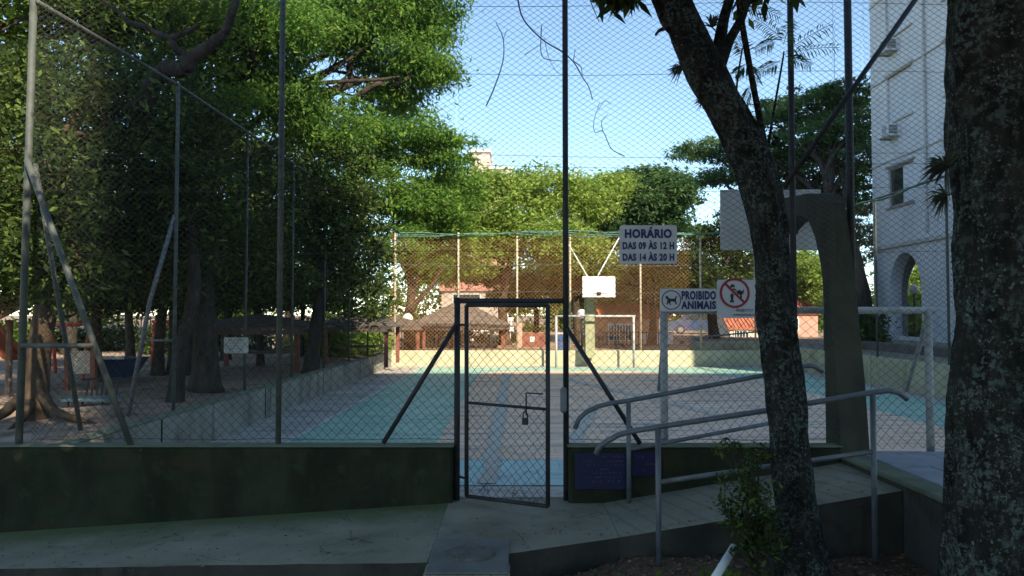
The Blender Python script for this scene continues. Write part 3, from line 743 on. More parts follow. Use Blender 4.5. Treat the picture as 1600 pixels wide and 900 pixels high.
tree('shade_tree', 'bright green tree at the top corner nearest the playground slide', [(-10.5, 12, .3), (-10.4, 12, 3), (-10, 12, 5.2)], .2, .14,
     [B(60, 20, 13, 1.6, 1.5, .55, 60, 65, .45), B(190, 30, 13.5, 1.5, 1.5, .55, 65, 65, .45), B(280, 5, 13.5, 1.2, 1.4, .5, 45, 65, .45), B(-20, 120, 13.5, 1.0, 1.5, 1.0, 70, 65, .45), B(10, 230, 14.5, .9, 1.5, 1.2, 70, 65, .45), B(90, -60, 12.5, 2.5, 2, 1, 60, 60, .5), B(0, 390, 15, .8, 1.2, 1.0, 50, 60, .42), B(340, 60, 15.5, .9, 1.2, .6, 40, 65, .45)],
     .12, LEAF_M, BARK_D)
# beyond the playground: a belt of trees that closes the gaps
for i, (px, Y, py, s, lm, lab) in enumerate([
        (110, 24, 350, 3.0, LEAF_M, 'round mid-green tree behind the slide and swings'),
        (330, 26, 330, 3.0, LEAF_D, 'dark bushy tree far behind the white notice'),
        (450, 30, 330, 3.2, LEAF_M, 'leafy green tree behind the first two shelters'),
        (-60, 22, 330, 2.8, LEAF_M, 'sunlit green tree at the playground\'s outer edge')]):
    c = P(px, py, Y)
    tree('park_tree', lab, [(c.x, Y, .3), (c.x + .1, Y, 1.8), (c.x, Y, 3.6)], .2, .14,
         [((c.x, Y, c.z + .6), (s * .7, s * .6, 1.5), 120, 80, .45), ((c.x - s * .5, Y, c.z - .8), (s * .6, s * .5, 1.1), 80, 80, .42), ((c.x + s * .5, Y + .5, c.z - .6), (s * .6, s * .5, 1.3), 85, 80, .42), ((c.x, Y, c.z + 2.2), (s * .6, s * .6, 1.1), 75, 80, .45)],
         .13, lm, BARK_D, group='trees beyond the playground')

# beyond the far net
b5 = P(637, 540, 28.5)
tree('park_tree', 'bright yellow-green tree with a sunlit forked trunk at the court\'s far corner', [(b5.x + .1, 28.5, .3), (b5.x, 28.5, 1.5), (b5.x + .15, 28.5, 2.6), (b5.x - .1, 28.6, 4.0)], .2, .12,
     [B(620, 210, 28.5, 1.9, 1.6, 1.1, 80, 100, .55), B(690, 235, 29, 1.3, 1.4, .9, 55, 100, .5), B(590, 290, 28, 1.5, 1.4, 1.0, 65, 100, .5), B(650, 320, 28.5, 1.5, 1.4, .8, 60, 100, .5), B(560, 230, 28, 1.4, 1.3, 1.1, 55, 100, .5), B(700, 300, 30, 1.4, 1.4, .9, 55, 100, .5), B(630, 385, 27.6, .9, .9, 1.0, 40, 70, .5), B(685, 355, 29.5, 1.2, 1.2, .8, 60, 100, .5), B(665, 415, 30, .9, 1.0, .7, 36, 100, .45)],
     .17, LEAF_J, BARK_W, asp=.34, droop=.4, flat=.45, extra=[((b5.x + .05, 28.5, 1.7), tuple(P(690, 420, 28.3)), .12, .06), ((b5.x + .05, 28.5, 2.2), tuple(P(620, 380, 28.3)), .1, .05)])
tree('park_tree', 'broad yellowish tree lit by the sun above the middle of the far net', [tuple(P(790, 545, 33)), tuple(P(785, 470, 33)), tuple(P(800, 400, 33))], .22, .14,
     [B(770, 330, 33, 2.6, 2, 1.5, 130, 105, .55), B(850, 300, 34, 1.9, 2, 1.1, 95, 105, .55), B(720, 390, 32, 1.7, 1.6, 1.2, 80, 105, .55), B(840, 370, 32.5, 2.0, 1.6, 1.2, 95, 105, .55), B(735, 350, 33, 1.5, 1.5, 1.0, 70, 100, .5), B(700, 420, 34, 1.2, 1.3, .6, 45, 95, .45), B(720, 300, 34, 1.6, 1.6, .9, 70, 105, .5), B(790, 285, 34, 1.6, 1.6, .6, 55, 105, .5)],
     .14, LEAF_Y, BARK_W, asp=.52)
tree('park_tree', 'low leafy tree before the pink-roofed house, left of the far hoop', [tuple(P(835, 545, 38)), tuple(P(838, 490, 38)), tuple(P(825, 450, 38))], .16, .1,
     [B(850, 440, 38, 1.7, 1.4, .9, 80, 90, .5), B(800, 465, 38, 1.2, 1.3, .6, 45, 90, .45), B(760, 430, 39, 1.5, 1.3, .5, 50, 90, .45), B(905, 455, 37.5, 1.0, 1.2, .6, 40, 90, .45)], .15, LEAF_M, BARK_D)
tree('park_tree', 'leafy green tree over the orange house\'s roof', [tuple(P(975, 545, 43)), tuple(P(975, 490, 43)), tuple(P(970, 460, 43))], .16, .1,
     [B(965, 455, 42, 2.0, 1.4, .9, 85, 90, .5), B(1030, 470, 42, 1.3, 1.3, .8, 55, 90, .45), B(1045, 440, 43, 1.2, 1.3, .8, 45, 90, .45)], .15, LEAF_M, BARK_D)
tree('park_tree', 'low yellow-green tree between the far hoop and the dark round-headed one', [tuple(P(905, 545, 35)), tuple(P(900, 470, 35)), tuple(P(910, 410, 35))], .2, .12,
     [B(905, 320, 35, 1.7, 1.8, 1.2, 90, 105, .55), B(890, 390, 34, 1.8, 1.5, 1.2, 90, 105, .55), B(950, 290, 36.5, 1.3, 1.6, .6, 55, 105, .5)],
     .14, LEAF_Y, BARK_W, asp=.52)
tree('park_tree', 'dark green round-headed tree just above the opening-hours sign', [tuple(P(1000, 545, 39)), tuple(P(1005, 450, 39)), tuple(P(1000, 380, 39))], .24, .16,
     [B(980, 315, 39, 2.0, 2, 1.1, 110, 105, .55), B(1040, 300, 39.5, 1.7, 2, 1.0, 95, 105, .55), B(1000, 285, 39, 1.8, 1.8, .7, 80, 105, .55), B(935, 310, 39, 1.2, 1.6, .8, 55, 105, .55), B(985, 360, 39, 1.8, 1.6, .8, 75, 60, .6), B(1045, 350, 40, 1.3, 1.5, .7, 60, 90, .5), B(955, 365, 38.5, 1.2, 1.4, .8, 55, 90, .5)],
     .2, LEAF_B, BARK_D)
bu = P(1352, 540, 27.2)
ub = []
for (px, py, Y, rx, ry, rz, nc) in [(1105, 235, 33, 1.7, 2, .35, 55), (1180, 250, 33, 1.8, 2, .4, 60), (1130, 275, 32, 1.5, 1.6, .3, 42), (1260, 165, 32, 2.2, 2.2, .5, 85), (1330, 150, 31, 1.8, 2, .5, 75), (1220, 195, 33, 1.8, 2, .4, 55), (1300, 215, 31, 2.2, 2, .6, 90), (1350, 250, 30, 1.6, 2, .8, 75), (1270, 260, 32, 2.2, 1.8, .5, 75), (1340, 310, 30, 1.6, 1.8, .7, 65), (1215, 300, 33, 2.0, 1.6, .3, 45), (1290, 290, 33, 1.8, 1.6, .5, 60), (1345, 380, 30, 1.0, 1.2, .9, 50), (1240, 235, 32, 2.0, 1.8, .4, 55), (1325, 190, 31, 1.4, 1.8, .5, 50), (1190, 330, 33, 1.6, 1.6, .4, 40), (1300, 330, 31, 1.6, 1.6, .6, 50)]:
    ub.append(B(px, py, Y, rx, ry, rz, int(nc * 1.25), 70, .36))
tree('umbrella_tree', 'wide flat-layered dark tree standing against the white block', [(bu.x, 27.2, .3), (bu.x - .2, 27.3, 2.5), (bu.x - .3, 28, 4.4), (bu.x - .6, 29, 5.8)], .46, .3, ub, .125, LEAF_B, BARK_D, flat=.28, twigs=4, limb_r=.13)
tree('park_tree', 'shaded dark tree behind the warning signs, below the flat-layered one', [tuple(P(1118, 540, 42)), tuple(P(1112, 480, 42)), tuple(P(1125, 430, 42))], .28, .18,
     [B(1130, 440, 42, 2.2, 1.8, 1.0, 90, 65, .6), B(1080, 420, 43, 1.4, 1.6, 1.2, 60, 65, .6), B(1160, 400, 43, 1.6, 1.6, 1.2, 75, 65, .6), B(1190, 450, 41, 1.4, 1.6, .8, 60, 65, .6), B(1100, 375, 44, 1.3, 1.4, .9, 60, 60, .55), B(1160, 345, 43, 1.5, 1.6, .7, 50, 65, .6), B(1090, 465, 42, 1.4, 1.6, .6, 50, 65, .6)],
     .2, LEAF_D, BARK_D)
tree('park_tree', 'reddish-brown thin tree seen through the rusty net under the far hoop', [tuple(P(1018, 545, 33.5)), tuple(P(1020, 480, 33.5)), tuple(P(1005, 440, 33.5))], .18, .1,
     [B(985, 435, 36, 1.9, 1.5, .8, 70, 60, .55), B(1030, 410, 37, 1.2, 1.4, .7, 40, 60, .55), B(925, 410, 36, 1.3, 1.4, .9, 50, 60, .55), B(880, 450, 36, 1.4, 1.4, .8, 50, 60, .55)],
     .17, LEAF_M, BARK_D)
tree('park_tree', 'sunlit green tree behind the arch of the near hoop', [tuple(P(1262, 530, 48)), tuple(P(1264, 480, 48)), tuple(P(1258, 440, 48))], .2, .14,
     [B(1255, 430, 48, 2.2, 1.8, 1.3, 90, 65, .6), B(1290, 450, 47, 1.4, 1.6, 1.2, 50, 65, .6), B(1235, 410, 49, 1.6, 1.6, 1.2, 50, 65, .6)], .22, LEAF_Y, BARK_W)
tree('park_tree', 'sunlit green tree framed by the white block\'s ground-floor arch', [tuple(P(1432, 530, 38)), tuple(P(1430, 480, 38)), tuple(P(1434, 450, 38))], .2, .14,
     [B(1428, 450, 38, 1.8, 1.6, 1.3, 85, 65, .6), B(1410, 490, 37, 1.6, 1.6, .9, 70, 65, .6), B(1455, 480, 37, 1.2, 1.6, 1.0, 45, 65, .6)], .2, LEAF_Y, BARK_W)
# hedge-like planting and the far belt
def bush(label, px, py, Y, rx, rz, m, n=60, size=.14):
    c = P(px, py, Y); t = thing('shrub', label, 'shrub', (c.x, Y, .35), 'shrubs round the square')
    mb = MB()
    for k in range(5): mb.tube([(c.x + random.uniform(-.1, .1), Y, .3), (c.x + random.uniform(-rx, rx) * .6, Y, c.z)], [.03, .012], 5)
    mb.build('stem', BARK_D, t)
    leaves('foliage', [((c.x, Y, c.z), (rx, .6, rz), n, 55, .35)], size, m, t)
bush('light green shrub beside the shelters, just left of the sunlit corner trunk', 560, 535, 25.0, 1.0, .7, LEAF_Y)
bush('green shrub behind the picket railing under the big shelter roof', 690, 525, 31, 1.3, .8, LEAF_M)
bush('leafy shrub between the second and third shelter posts', 500, 530, 23.5, .9, .7, LEAF_Y)
bush('round green shrub under the white pergola', 765, 535, 36, 1.7, .7, LEAF_M)
bush('dark shrub at the foot of the white block by the arch', 1425, 535, 30, 1.3, .5, LEAF_D)
bush('small dark shrub behind the near hoop column', 1350, 520, 24, .6, .6, LEAF_D)
for px, Y, rx, lab in ((90, 27, 1.4, 'dark hedge clump behind the red swing frame'), (185, 28, 1.2, 'low dark hedge clump behind the play boat'), (275, 26, 1.3, 'dark hedge clump left of the stout black trunk'), (375, 28, 1.4, 'dark hedge clump behind the nearest shelter roof'), (20, 24, 1.2, 'dark green hedge clump behind the orange slide')):
    bush(lab, px, 535, Y, rx, .65, LEAF_D if px != 20 else LEAF_M, 80, .12)
bl = []
for k in range(34):
    a = k / 33; x = -60 + 120 * a; y = 62 + 6 * math.sin(k * 2.2)
    bl.append(((x, y, 3.4 + 1.2 * math.sin(k * 1.7)), (3.4, 2.2, 3.0), 90, 40, .9))
o = leaves('distant_trees', bl, .34, LEAF_M, None, kind='stuff')

# ---- the leaning tree in front of the fence
TY = 5.36
ctr = [(1254, 930, 94), (1252, 880, 80), (1246, 800, 66), (1235, 700, 63), (1225, 600, 60), (1213, 500, 55), (1206, 400, 51), (1194, 320, 62), (1170, 240, 70), (1140, 180, 68), (1112, 130, 67), (1096, 95, 66), (1074, 50, 60), (1054, 0, 54), (1030, -60, 56), (1015, -160, 50)]
lt = thing('leaning_tree', 'dark leaning curved tree trunk in front of the near hoop and signs', 'tree', tuple(P(1250, 905, TY)))
def bark_tube(ctr, Y, n, k, amp, seed):
    """a trunk measured along its middle, with bark relief in the geometry"""
    p = smooth_path([(*P(a, b, Y if not hasattr(Y, '__call__') else Y(b)), c / 2 / FPX * (Y if not hasattr(Y, '__call__') else Y(b))) for a, b, c in ctr], k)
    from mathutils import noise as mn
    mb = MB(); vs = []
    for q in p:
        c = Vector(q[:3])
        for j in range(n):
            an = 2 * math.pi * j / n
            dv = Vector((math.cos(an), math.sin(an), 0))
            f = mn.fractal(Vector((dv.x * 2.2, dv.y * 2.2, c.z * 2.0 + seed)), 1, 2, 5) * amp + mn.noise(Vector((dv.x * 9, dv.y * 9, c.z * 5 + seed))) * amp * .35
            f += mn.noise(Vector((dv.x * .8, dv.y * .8, c.z * 1.2 + seed))) * amp * 1.2 - abs(mn.noise(Vector((dv.x * 5.5, dv.y * 5.5, c.z * 1.6 + seed * 2)))) ** .6 * amp * .9
            vs.append(c + dv * (q[3] + f))
    m = len(p)
    mb.add(vs, [(i * n + j, (i + 1) * n + j, (i + 1) * n + (j + 1) % n, i * n + (j + 1) % n) for i in range(m - 1) for j in range(n)])
    return mb, vs
mb, tv = bark_tube(ctr, TY, 72, 20, .015, 3.0)
mb.build('trunk', BARK_L, lt, smooth=True)
pp = lambda a, b, y=TY: tuple(P(a, b, y))
m = MB()
def lb(pts, rad): 
    q = smooth_path(pts, 5); m.tube(q, list(np.interp(np.linspace(0, 1, len(q)), np.linspace(0, 1, len(rad)), rad)), 9)
lb([pp(1108, 118), pp(1122, 80), pp(1131, 30), pp(1142, -10), pp(1150, -70)], [.075, .05, .038, .034, .03])
lb([pp(1120, 100), pp(1140, 62), pp(1160, 25), pp(1166, -5), pp(1185, -60)], [.07, .035, .03, .026, .022])
lb([pp(1160, 18), pp(1172, 4), pp(1184, 2)], [.02, .014, .01])
lb([pp(1062, 55), pp(1040, 40), pp(1027, 12), pp(1018, -10), pp(1005, -60)], [.04, .024, .02, .018, .014])
lb([pp(1055, 40), pp(1040, 18), pp(1030, -4)], [.02, .012, .01])
lb([pp(1040, 44), pp(1030, 48), pp(1024, 55)], [.016, .012, .008])
lb([pp(1196, 230), pp(1182, 160), pp(1168, 85), pp(1157, 20), pp(1150, -40)], [.022, .022, .022, .022, .02])
lb([pp(1150, 150), pp(1153, 120), pp(1160, 75)], [.008, .007, .006])
lb([pp(1200, 232), pp(1208, 180), pp(1222, 100), pp(1225, 80)], [.011, .009, .007, .005])
lb([pp(1208, 225), pp(1215, 218), pp(1208, 212)], [.02, .014, .008])
m.build('branch', BARK_L, lt, smooth=True)
# upper crown of the leaning tree, above the picture
leaves('crown', [((.9, 4.6, 6.0), (2.2, 1.6, 1.0), 75, 60, .5), ((2.6, 5.0, 5.9), (1.8, 1.4, .8), 60, 60, .5), ((-.8, 3.6, 5.9), (2.0, 1.6, .9), 60, 60, .5), ((1.2, 3.0, 6.4), (2.4, 1.4, 1.2), 60, 60, .5),
                 (pp(985, -12), (.2, .2, .08), 8, 24, .09), (pp(1185, -15), (.3, .3, .08), 7, 24, .12)], .095, LEAF_D, lt, asp=.4, droop=.6)
def frond(mb_v, a, b, npin, plen):
    """a feather leaf: drooping narrow pinnae in pairs along a midrib from a to b"""
    a = np.array(a, float); b = np.array(b, float); l = np.linalg.norm(b - a); ax = (b - a) / l
    sd = np.cross(ax, [0, 1, 0]); sd /= np.linalg.norm(sd)
    mid = lambda t: a + (b - a) * t + np.array([0, 0, -.16 * l * t * t])
    for i in range(6):
        q0, q1 = mid(i / 6), mid((i + 1) / 6); wv = sd * .0022
        mb_v += [q0 - wv, q1 - wv, q1 + wv, q0 + wv]
    for i in range(npin):
        t = .12 + .86 * i / npin; c = mid(t)
        for s in (-1, 1):
            dv = ax * .6 + sd * s * .75 + np.array([0, random.uniform(-.35, .35), -.45]); dv /= np.linalg.norm(dv)
            pl = plen * (1 - .5 * t) * random.uniform(.7, 1.1); wd = np.cross(dv, [0, 1, .15]); wd = wd / np.linalg.norm(wd) * pl * random.uniform(.05, .075)
            k = c + dv * pl * .5; e = c + dv * pl + np.array([0, 0, -.02])
            mb_v += [c, k - wd, e, k + wd]
fv = []
FYY = 5.5
for (a, b) in [((1225, 85), (1312, 60)), ((1228, 82), (1302, 22)), ((1215, 60), (1178, 72)), ((1222, 62), (1180, 18)), ((1224, 70), (1238, 20)), ((1220, 95), (1182, 108)), ((1166, 85), (1150, 50)), ((1228, 88), (1268, 96)), ((1166, 95), (1185, 125)), ((1165, 100), (1148, 112)),
               ((1183, 150), (1200, 185)), ((1175, 130), (1158, 168)), ((1160, 10), (1222, 14))]:
    frond(fv, P(*a, FYY), P(*b, FYY), 13, .105)
me = np_mesh('frond', np.array(fv), np.arange(len(fv)).reshape(-1, 4))
at = me.attributes.new('tone', 'FLOAT', 'FACE'); at.data.foreach_set('value', rng.uniform(0, .8, len(fv) // 4).astype(np.float32))
link('frond', me, LEAF_B, lt)

# ---- the big lichened trunk at the picture's edge
RY = 3.55
ctr = [(1615, 1260, 330), (1592, 1080, 270), (1582, 960, 214), (1583, 900, 200), (1590, 780, 196), (1590, 640, 190), (1595, 500, 186), (1593, 400, 192), (1589, 300, 192), (1587, 150, 194), (1585, 0, 192), (1580, -120, 192), (1560, -300, 200)]
bt = thing('lichened_tree', 'huge near tree trunk covered in grey-green lichen, at the picture\'s edge', 'tree', tuple(P(1600, 1200, RY)))
mb, tv2 = bark_tube(ctr, RY, 130, 26, .023, 11.0)
mb.build('trunk', BARK_L, bt, smooth=True)
# lichen scales standing off the bark
from mathutils import noise as mnoise
def lichen(tv, n, sides, count, r, parent, seed):
    vs = []; fs = []
    rows = len(tv) // n
    for _ in range(count * 6):
        if len(fs) >= count: break
        i = random.randrange(2, rows - 2); j = random.randrange(n)
        c = Vector(tv[i * n + j])
        if mnoise.noise(Vector((c.x * 5, c.y * 5, c.z * 4 + seed))) < .02: continue
        a = Vector(tv[i * n + (j + 1) % n]) - Vector(tv[i * n + (j - 1) % n]); bb = Vector(tv[(i + 1) * n + j]) - Vector(tv[(i - 1) * n + j])
        nn = a.cross(bb).normalized(); a.normalize(); bb.normalize()
        f1, f2 = random.uniform(-.5, .5), random.uniform(-.5, .5)
        c = c + (Vector(tv[i * n + (j + 1) % n]) - Vector(tv[i * n + j])) * f1 + (Vector(tv[(i + 1) * n + j]) - Vector(tv[i * n + j])) * f2
        rr = r * random.uniform(.35, 1.3) ** 1.3
        k0 = len(vs); ph = random.uniform(0, 6)
        cen = c + nn * .0035
        ring = []
        for s in range(sides):
            an = 2 * math.pi * s / sides
            q = rr * random.uniform(.35, 1.25)
            ring.append(c + a * math.cos(an) * q + bb * math.sin(an) * q * 1.1 + nn * random.uniform(.001, .008))
        vs += [cen] + ring
        fs += [(k0, k0 + 1 + s, k0 + 1 + (s + 1) % sides) for s in range(sides)]
        if len(fs) > count * sides: break
    mb = MB(); mb.add(vs, fs)
    return mb.build('lichen', LICH, parent, kind='stuff')
LICH = grimy('lichen', [(.075, .10, .088), (.16, .205, .18)], 18, 1, .5, 60)
lichen(tv2, 130, 7, 9000, .0065, bt, 4.0)
lichen(tv, 72, 8, 1800, .006, lt, 9.0)
tv3 = [tuple(P(1190, 205, TY - .2)), ]
leaves('crown', [((2.2, 2.6, 6.2), (2.6, 2.2, 1.1), 90, 55, .6), ((4.6, 2.4, 6.4), (2.2, 2.2, 1.2), 70, 55, .6), ((1.9, .6, 6.4), (1.9, 1.6, .9), 80, 55, .6), ((4.0, -.6, 7), (2.6, 2, 1.4), 70, 55, .6)], .12, LEAF_D, bt)
m = MB()
for e in ((2.2, 2.6, 6.2), (4.6, 2.4, 6.4), (1, .6, 6.6), (4, -.6, 7)): limb(m, P(1560, -290, RY), e, .2, .06)
m.build('limb', BARK_L, bt, smooth=True)
# unseen tree added behind the photographer, its crown shaped to shade path and fence
tree('park_tree', 'unseen spreading tree added to shade the foreground, behind the photographer over the soil', [(-3.5, -3, -.4), (-3.4, -3, 2.5), (-3, -2.6, 5)], .3, .22,
     [((-3, -1.5, 7), (3.2, 2.6, 1.3), 110, 55, .6), ((-2.5, 1.4, 4.6), (1.7, .9, .9), 110, 60, .45), ((-3.6, 2.4, 4.3), (1.0, .8, .8), 70, 60, .4), ((-.7, 1.6, 4.4), (1.2, .9, .8), 130, 60, .45), ((-1.9, 1.3, 4.0), (1.0, .7, .6), 90, 60, .4), ((-1.9, 1.7, 6.1), (1.0, .8, .7), 90, 60, .4)], .13, LEAF_D, BARK_D)

tree('park_tree', 'unseen low-branching tree added to darken the foreground, behind the photographer by the landing', [(5.0, -3.5, -.5), (5.0, -3.4, 2), (4.6, -3.0, 4)], .3, .2,  # added out of view to cut sky light on the front faces
     [((4.5, -2.2, 5.0), (2.8, 1.6, 1.8), 150, 55, .55), ((1.2, -3.2, 4.6), (2.4, 1.4, 1.8), 130, 55, .55), ((7.4, -1.5, 5.6), (2.4, 1.8, 2.0), 120, 55, .6), ((-2.4, -4.0, 4.6), (2.4, 1.4, 1.8), 120, 55, .6), ((6.5, .8, 7.0), (2.2, 1.8, 1.2), 90, 55, .6)], .14, LEAF_D, BARK_D)
for px, Y, r, lab in ((152, 14.2, .10, 'slim dark trunk between the root-flared tree and the lattice panel'), (246, 16.5, .12, 'slender dark tree under the red climbing frame'), (408, 19.5, .09, 'thin dark tree just left of the tall front post, beside the first shelter'), (352, 22, .14, 'dark tree far behind the small white notice on the fence'), (470, 23, .08, 'thin crooked tree between the first and second shelters'), (205, 20, .12, 'dark tree above the blue play boat')):
    c = P(px, 560, Y); k = random.uniform(-.25, .25)
    tree('slim_tree', lab, [(c.x, Y, .3), (c.x + k * .3, Y, 1.5), (c.x + k, Y + .1, 3.2)], r, r * .7,
         [((c.x + k, Y, 2.9), (1.0, .8, .9), 60, 60, .4), ((c.x + k - .7, Y + .3, 2.2), (.8, .7, .45), 40, 55, .34), ((c.x + k + .6, Y - .1, 2.3), (.8, .7, .5), 40, 55, .34)], .1, LEAF_D, BARK_D, twigs=2)

def bromeliad(label, c, r, n, dirv):
    t = MB()
    dirv = Vector(dirv).normalized()
    for k in range(n):
        v = (dirv + Vector((random.gauss(0, .7), random.gauss(0, .5), random.gauss(0, .7)))).normalized()
        s = v.cross(Vector((0, 1, .3))).normalized() * r * .045
        l = r * random.uniform(.6, 1.1); c = Vector(c)
        g = Vector((0, 0, -.22 * l))
        t.add([c - s, c + s, c + v * l * .55 + s * .8 - g * .2, c + v * l * .55 - s * .8 - g * .2, c + v * l + g], [(0, 1, 2, 3), (3, 2, 4)])
    me = t.build('air_plant', LEAF_AP); tag(me, label, 'plant', 'air plants on the trunks')
LEAF_AP = grimy('air_plant_leaf', [(.03, .042, .03), (.07, .085, .06)], 20, .7, 0)
bromeliad('spiky air plant high on the leaning trunk\'s outer bend', P(1066, 108, TY - .1), .11, 46, (-1, -.3, -.1))
bromeliad('small spiky air plant lower on the leaning trunk\'s side', P(1097, 160, TY - .1), .07, 28, (-1, -.2, -.1))
bromeliad('dark spiky air plant in the fork of the leaning tree', P(1112, 42, TY - .05), .12, 44, (.2, -.3, 1))
bromeliad('big spiky air plant on the lichened trunk at eye level above the white arch', P(1479, 262, RY - .02), .13, 60, (-1, -.3, .0))
bromeliad('spiky air plant just below the biggest one on the lichened trunk', P(1479, 305, RY - .02), .11, 44, (-1, -.3, -.3))

# ================================================================== signs
def text(s, x, y, z, w, h, m, parent, bold=.0, depth=.002):
    """one line of lettering, w by h metres, centred, facing the path"""
    cu = bpy.data.curves.new('lettering', 'FONT'); cu.body = s; cu.align_x = 'CENTER'; cu.align_y = 'BOTTOM_BASELINE'
    cu.offset = bold; cu.extrude = .01; cu.size = 1; cu.space_character = 1.10; cu.resolution_u = 3
    o = bpy.data.objects.new('lettering_curve', cu); C.objects.link(o)
    bpy.context.view_layer.update()
    me = bpy.data.meshes.new_from_object(o.evaluated_get(bpy.context.evaluated_depsgraph_get()))
    bpy.data.objects.remove(o); bpy.data.curves.remove(cu)
    co = np.empty(len(me.vertices) * 3, np.float32); me.vertices.foreach_get('co', co); co = co.reshape(-1, 3)
    cap = .70
    cx = (co[:, 0].min() + co[:, 0].max()) / 2; ww = np.ptp(co[:, 0])
    out = np.stack([x + (co[:, 0] - cx) * w / ww, y - (co[:, 2] + .01) / .02 * depth, z + co[:, 1] * h / cap], 1)
    me.vertices.foreach_set('co', out.astype(np.float32).ravel()); me.update()
    me.materials.clear()
    return link('lettering', me, m, parent)
def sign_board(name, label, a, b, Y, tilt=0.0, m=None):
    """board between two opposite pixels measured at depth Y"""
    q0, q1 = P(*a, Y), P(*b, Y)
    t = thing(name, label, 'sign', ((q0.x + q1.x) / 2, Y, q1.z))
    x0, x1, z0, z1 = q0.x, q1.x, q1.z, q0.z
    r = .022; poly = []
    for cx, cz, a0 in ((x1 - r, z1 - r, 0), (x0 + r, z1 - r, 90), (x0 + r, z0 + r, 180), (x1 - r, z0 + r, 270)):
        for k in range(5): an = R(a0 + 22.5 * k); poly.append((cx + r * math.cos(an), cz + r * math.sin(an)))
    MB().prism(poly, 'y', Y - .002, Y + .002).build('board', m or SIGNW, t)
    return t, x0, x1, z0, z1
def disc_ring(mb, cx, cz, y, r0, r1, n=40):
    vs = []
    for k in range(n):
        an = 2 * math.pi * k / n
        for r in (r0, r1): vs.append((cx + r * math.cos(an), y, cz + r * math.sin(an)))
    mb.add(vs, [(2 * k, 2 * k + 1, (2 * k + 3) % (2 * n), (2 * k + 2) % (2 * n)) for k in range(n)])
SY = FY - .025
t, x0, x1, z0, z1 = sign_board('hours_sign', 'white opening-hours sign with three lines of navy letters, highest on the fence', (968, 352), (1058, 412), SY)
W, H = x1 - x0, z1 - z0; cx = (x0 + x1) / 2; ty = SY - .003
text('HORÁRIO', cx, ty, z0 + H * .68, W * .82, H * .21, NAVY, t, .052)
text('DAS 09 ÀS 12 H', cx, ty, z0 + H * .385, W * .90, H * .17, NAVY, t, .052)
text('DAS 14 ÀS 20 H', cx, ty, z0 + H * .085, W * .90, H * .17, NAVY, t, .052)
t, x0, x1, z0, z1 = sign_board('animals_sign', 'long white no-animals sign with a circled dog, below the hours sign', (1031, 451), (1121, 486.5), SY - .008)
W, H = x1 - x0, z1 - z0; ty = SY - .011
text('PROIBIDO', x0 + W * .675, ty, z0 + H * .54, W * .60, H * .34, NAVY, t, .052)
text('ANIMAIS', x0 + W * .67, ty, z0 + H * .12, W * .61, H * .32, NAVY, t, .052)
m = MB(); rc = H * .43; ox, oz = x0 + H * .5, z0 + H * .5
disc_ring(m, ox, oz, ty - .001, rc * .9, rc)
m.build('circle', BLACKP, t)
def silhouette(pts, ox, oz, s, y):
    return [(ox + a * s, y, oz + b * s) for a, b in pts]
dog = [(-.62, .30), (-.5, .42), (-.38, .44), (-.32, .28), (-.1, .14), (.30, .14), (.52, .42), (.60, .44), (.50, .12), (.48, -.12), (.58, -.45), (.46, -.47), (.34, -.2), (-.02, -.14), (-.12, -.3), (-.02, -.5), (-.14, -.52), (-.28, -.26), (-.42, -.5), (-.52, -.46), (-.42, -.1), (-.44, .12), (-.58, .16)]
m = MB(); v = silhouette(dog, ox, oz, rc, ty - .001)
m.add(v, [tuple(range(len(v)))]); m.build('dog_symbol', BLACKP, t)
t, x0, x1, z0, z1 = sign_board('fouling_sign', 'square white sign with a red barred circle, half hidden by the leaning trunk', (1120, 437), (1232, 497), SY - .016)
W, H = x1 - x0, z1 - z0; ty = SY - .019
rc = .15 * W / .60 if False else (P(1171, 460, SY).x - P(1124, 460, SY).x) / 2; ox, oz = P(1147, 458, SY).x, P(1147, 458, SY).z
m = MB(); disc_ring(m, ox, oz, ty - .002, rc * .84, rc)
c45 = .7071
bar = [(-c45 * .9 - .06, c45 * .9 - .06), (-c45 * .9 + .06, c45 * .9 + .06), (c45 * .9 + .06, -c45 * .9 + .06), (c45 * .9 - .06, -c45 * .9 - .06)]
v = silhouette(bar, ox, oz, rc, ty - .0025); m.add(v, [(0, 1, 2, 3)])
m.build('red_circle', REDP, t)
m = MB()
for sil in ([(-.35, .35), (-.2, .62), (.02, .5), (-.02, .36), (-.16, .42), (-.24, .28)], [(-.36, -.62), (-.02, -.62), (-.1, -.45), (-.06, -.1), (-.2, .0), (-.3, -.15), (-.24, -.42)], [(.1, .1), (.3, .22), (.5, .12), (.62, .3), (.6, .02), (.46, -.14), (.5, -.36), (.4, -.36), (.34, -.12), (.2, -.06)], [(-.12, .24), (.1, .14), (.16, .2), (-.08, .34)]):
    v = silhouette(sil, ox, oz, rc, ty - .001); m.add(v, [tuple(range(len(v)))])
m.build('figure_symbol', BLACKP, t)
q = P(1160, 486, SY)
text('SUJEITO A', P(1166, 486, SY).x, ty, P(1166, 486.5, SY).z, .195, .022, BLACKP, t, .01)
text('APREENSÃO DE', P(1166, 493, SY).x, ty, P(1166, 493.5, SY).z, .25, .018, BLACKP, t, .01)
for ch, py in (('P', 451), ('A', 463), ('H', 475)):
    text(ch, P(1181, py, SY).x, ty, P(1181, py, SY).z, .027, .038, BLACKP, t, .01)

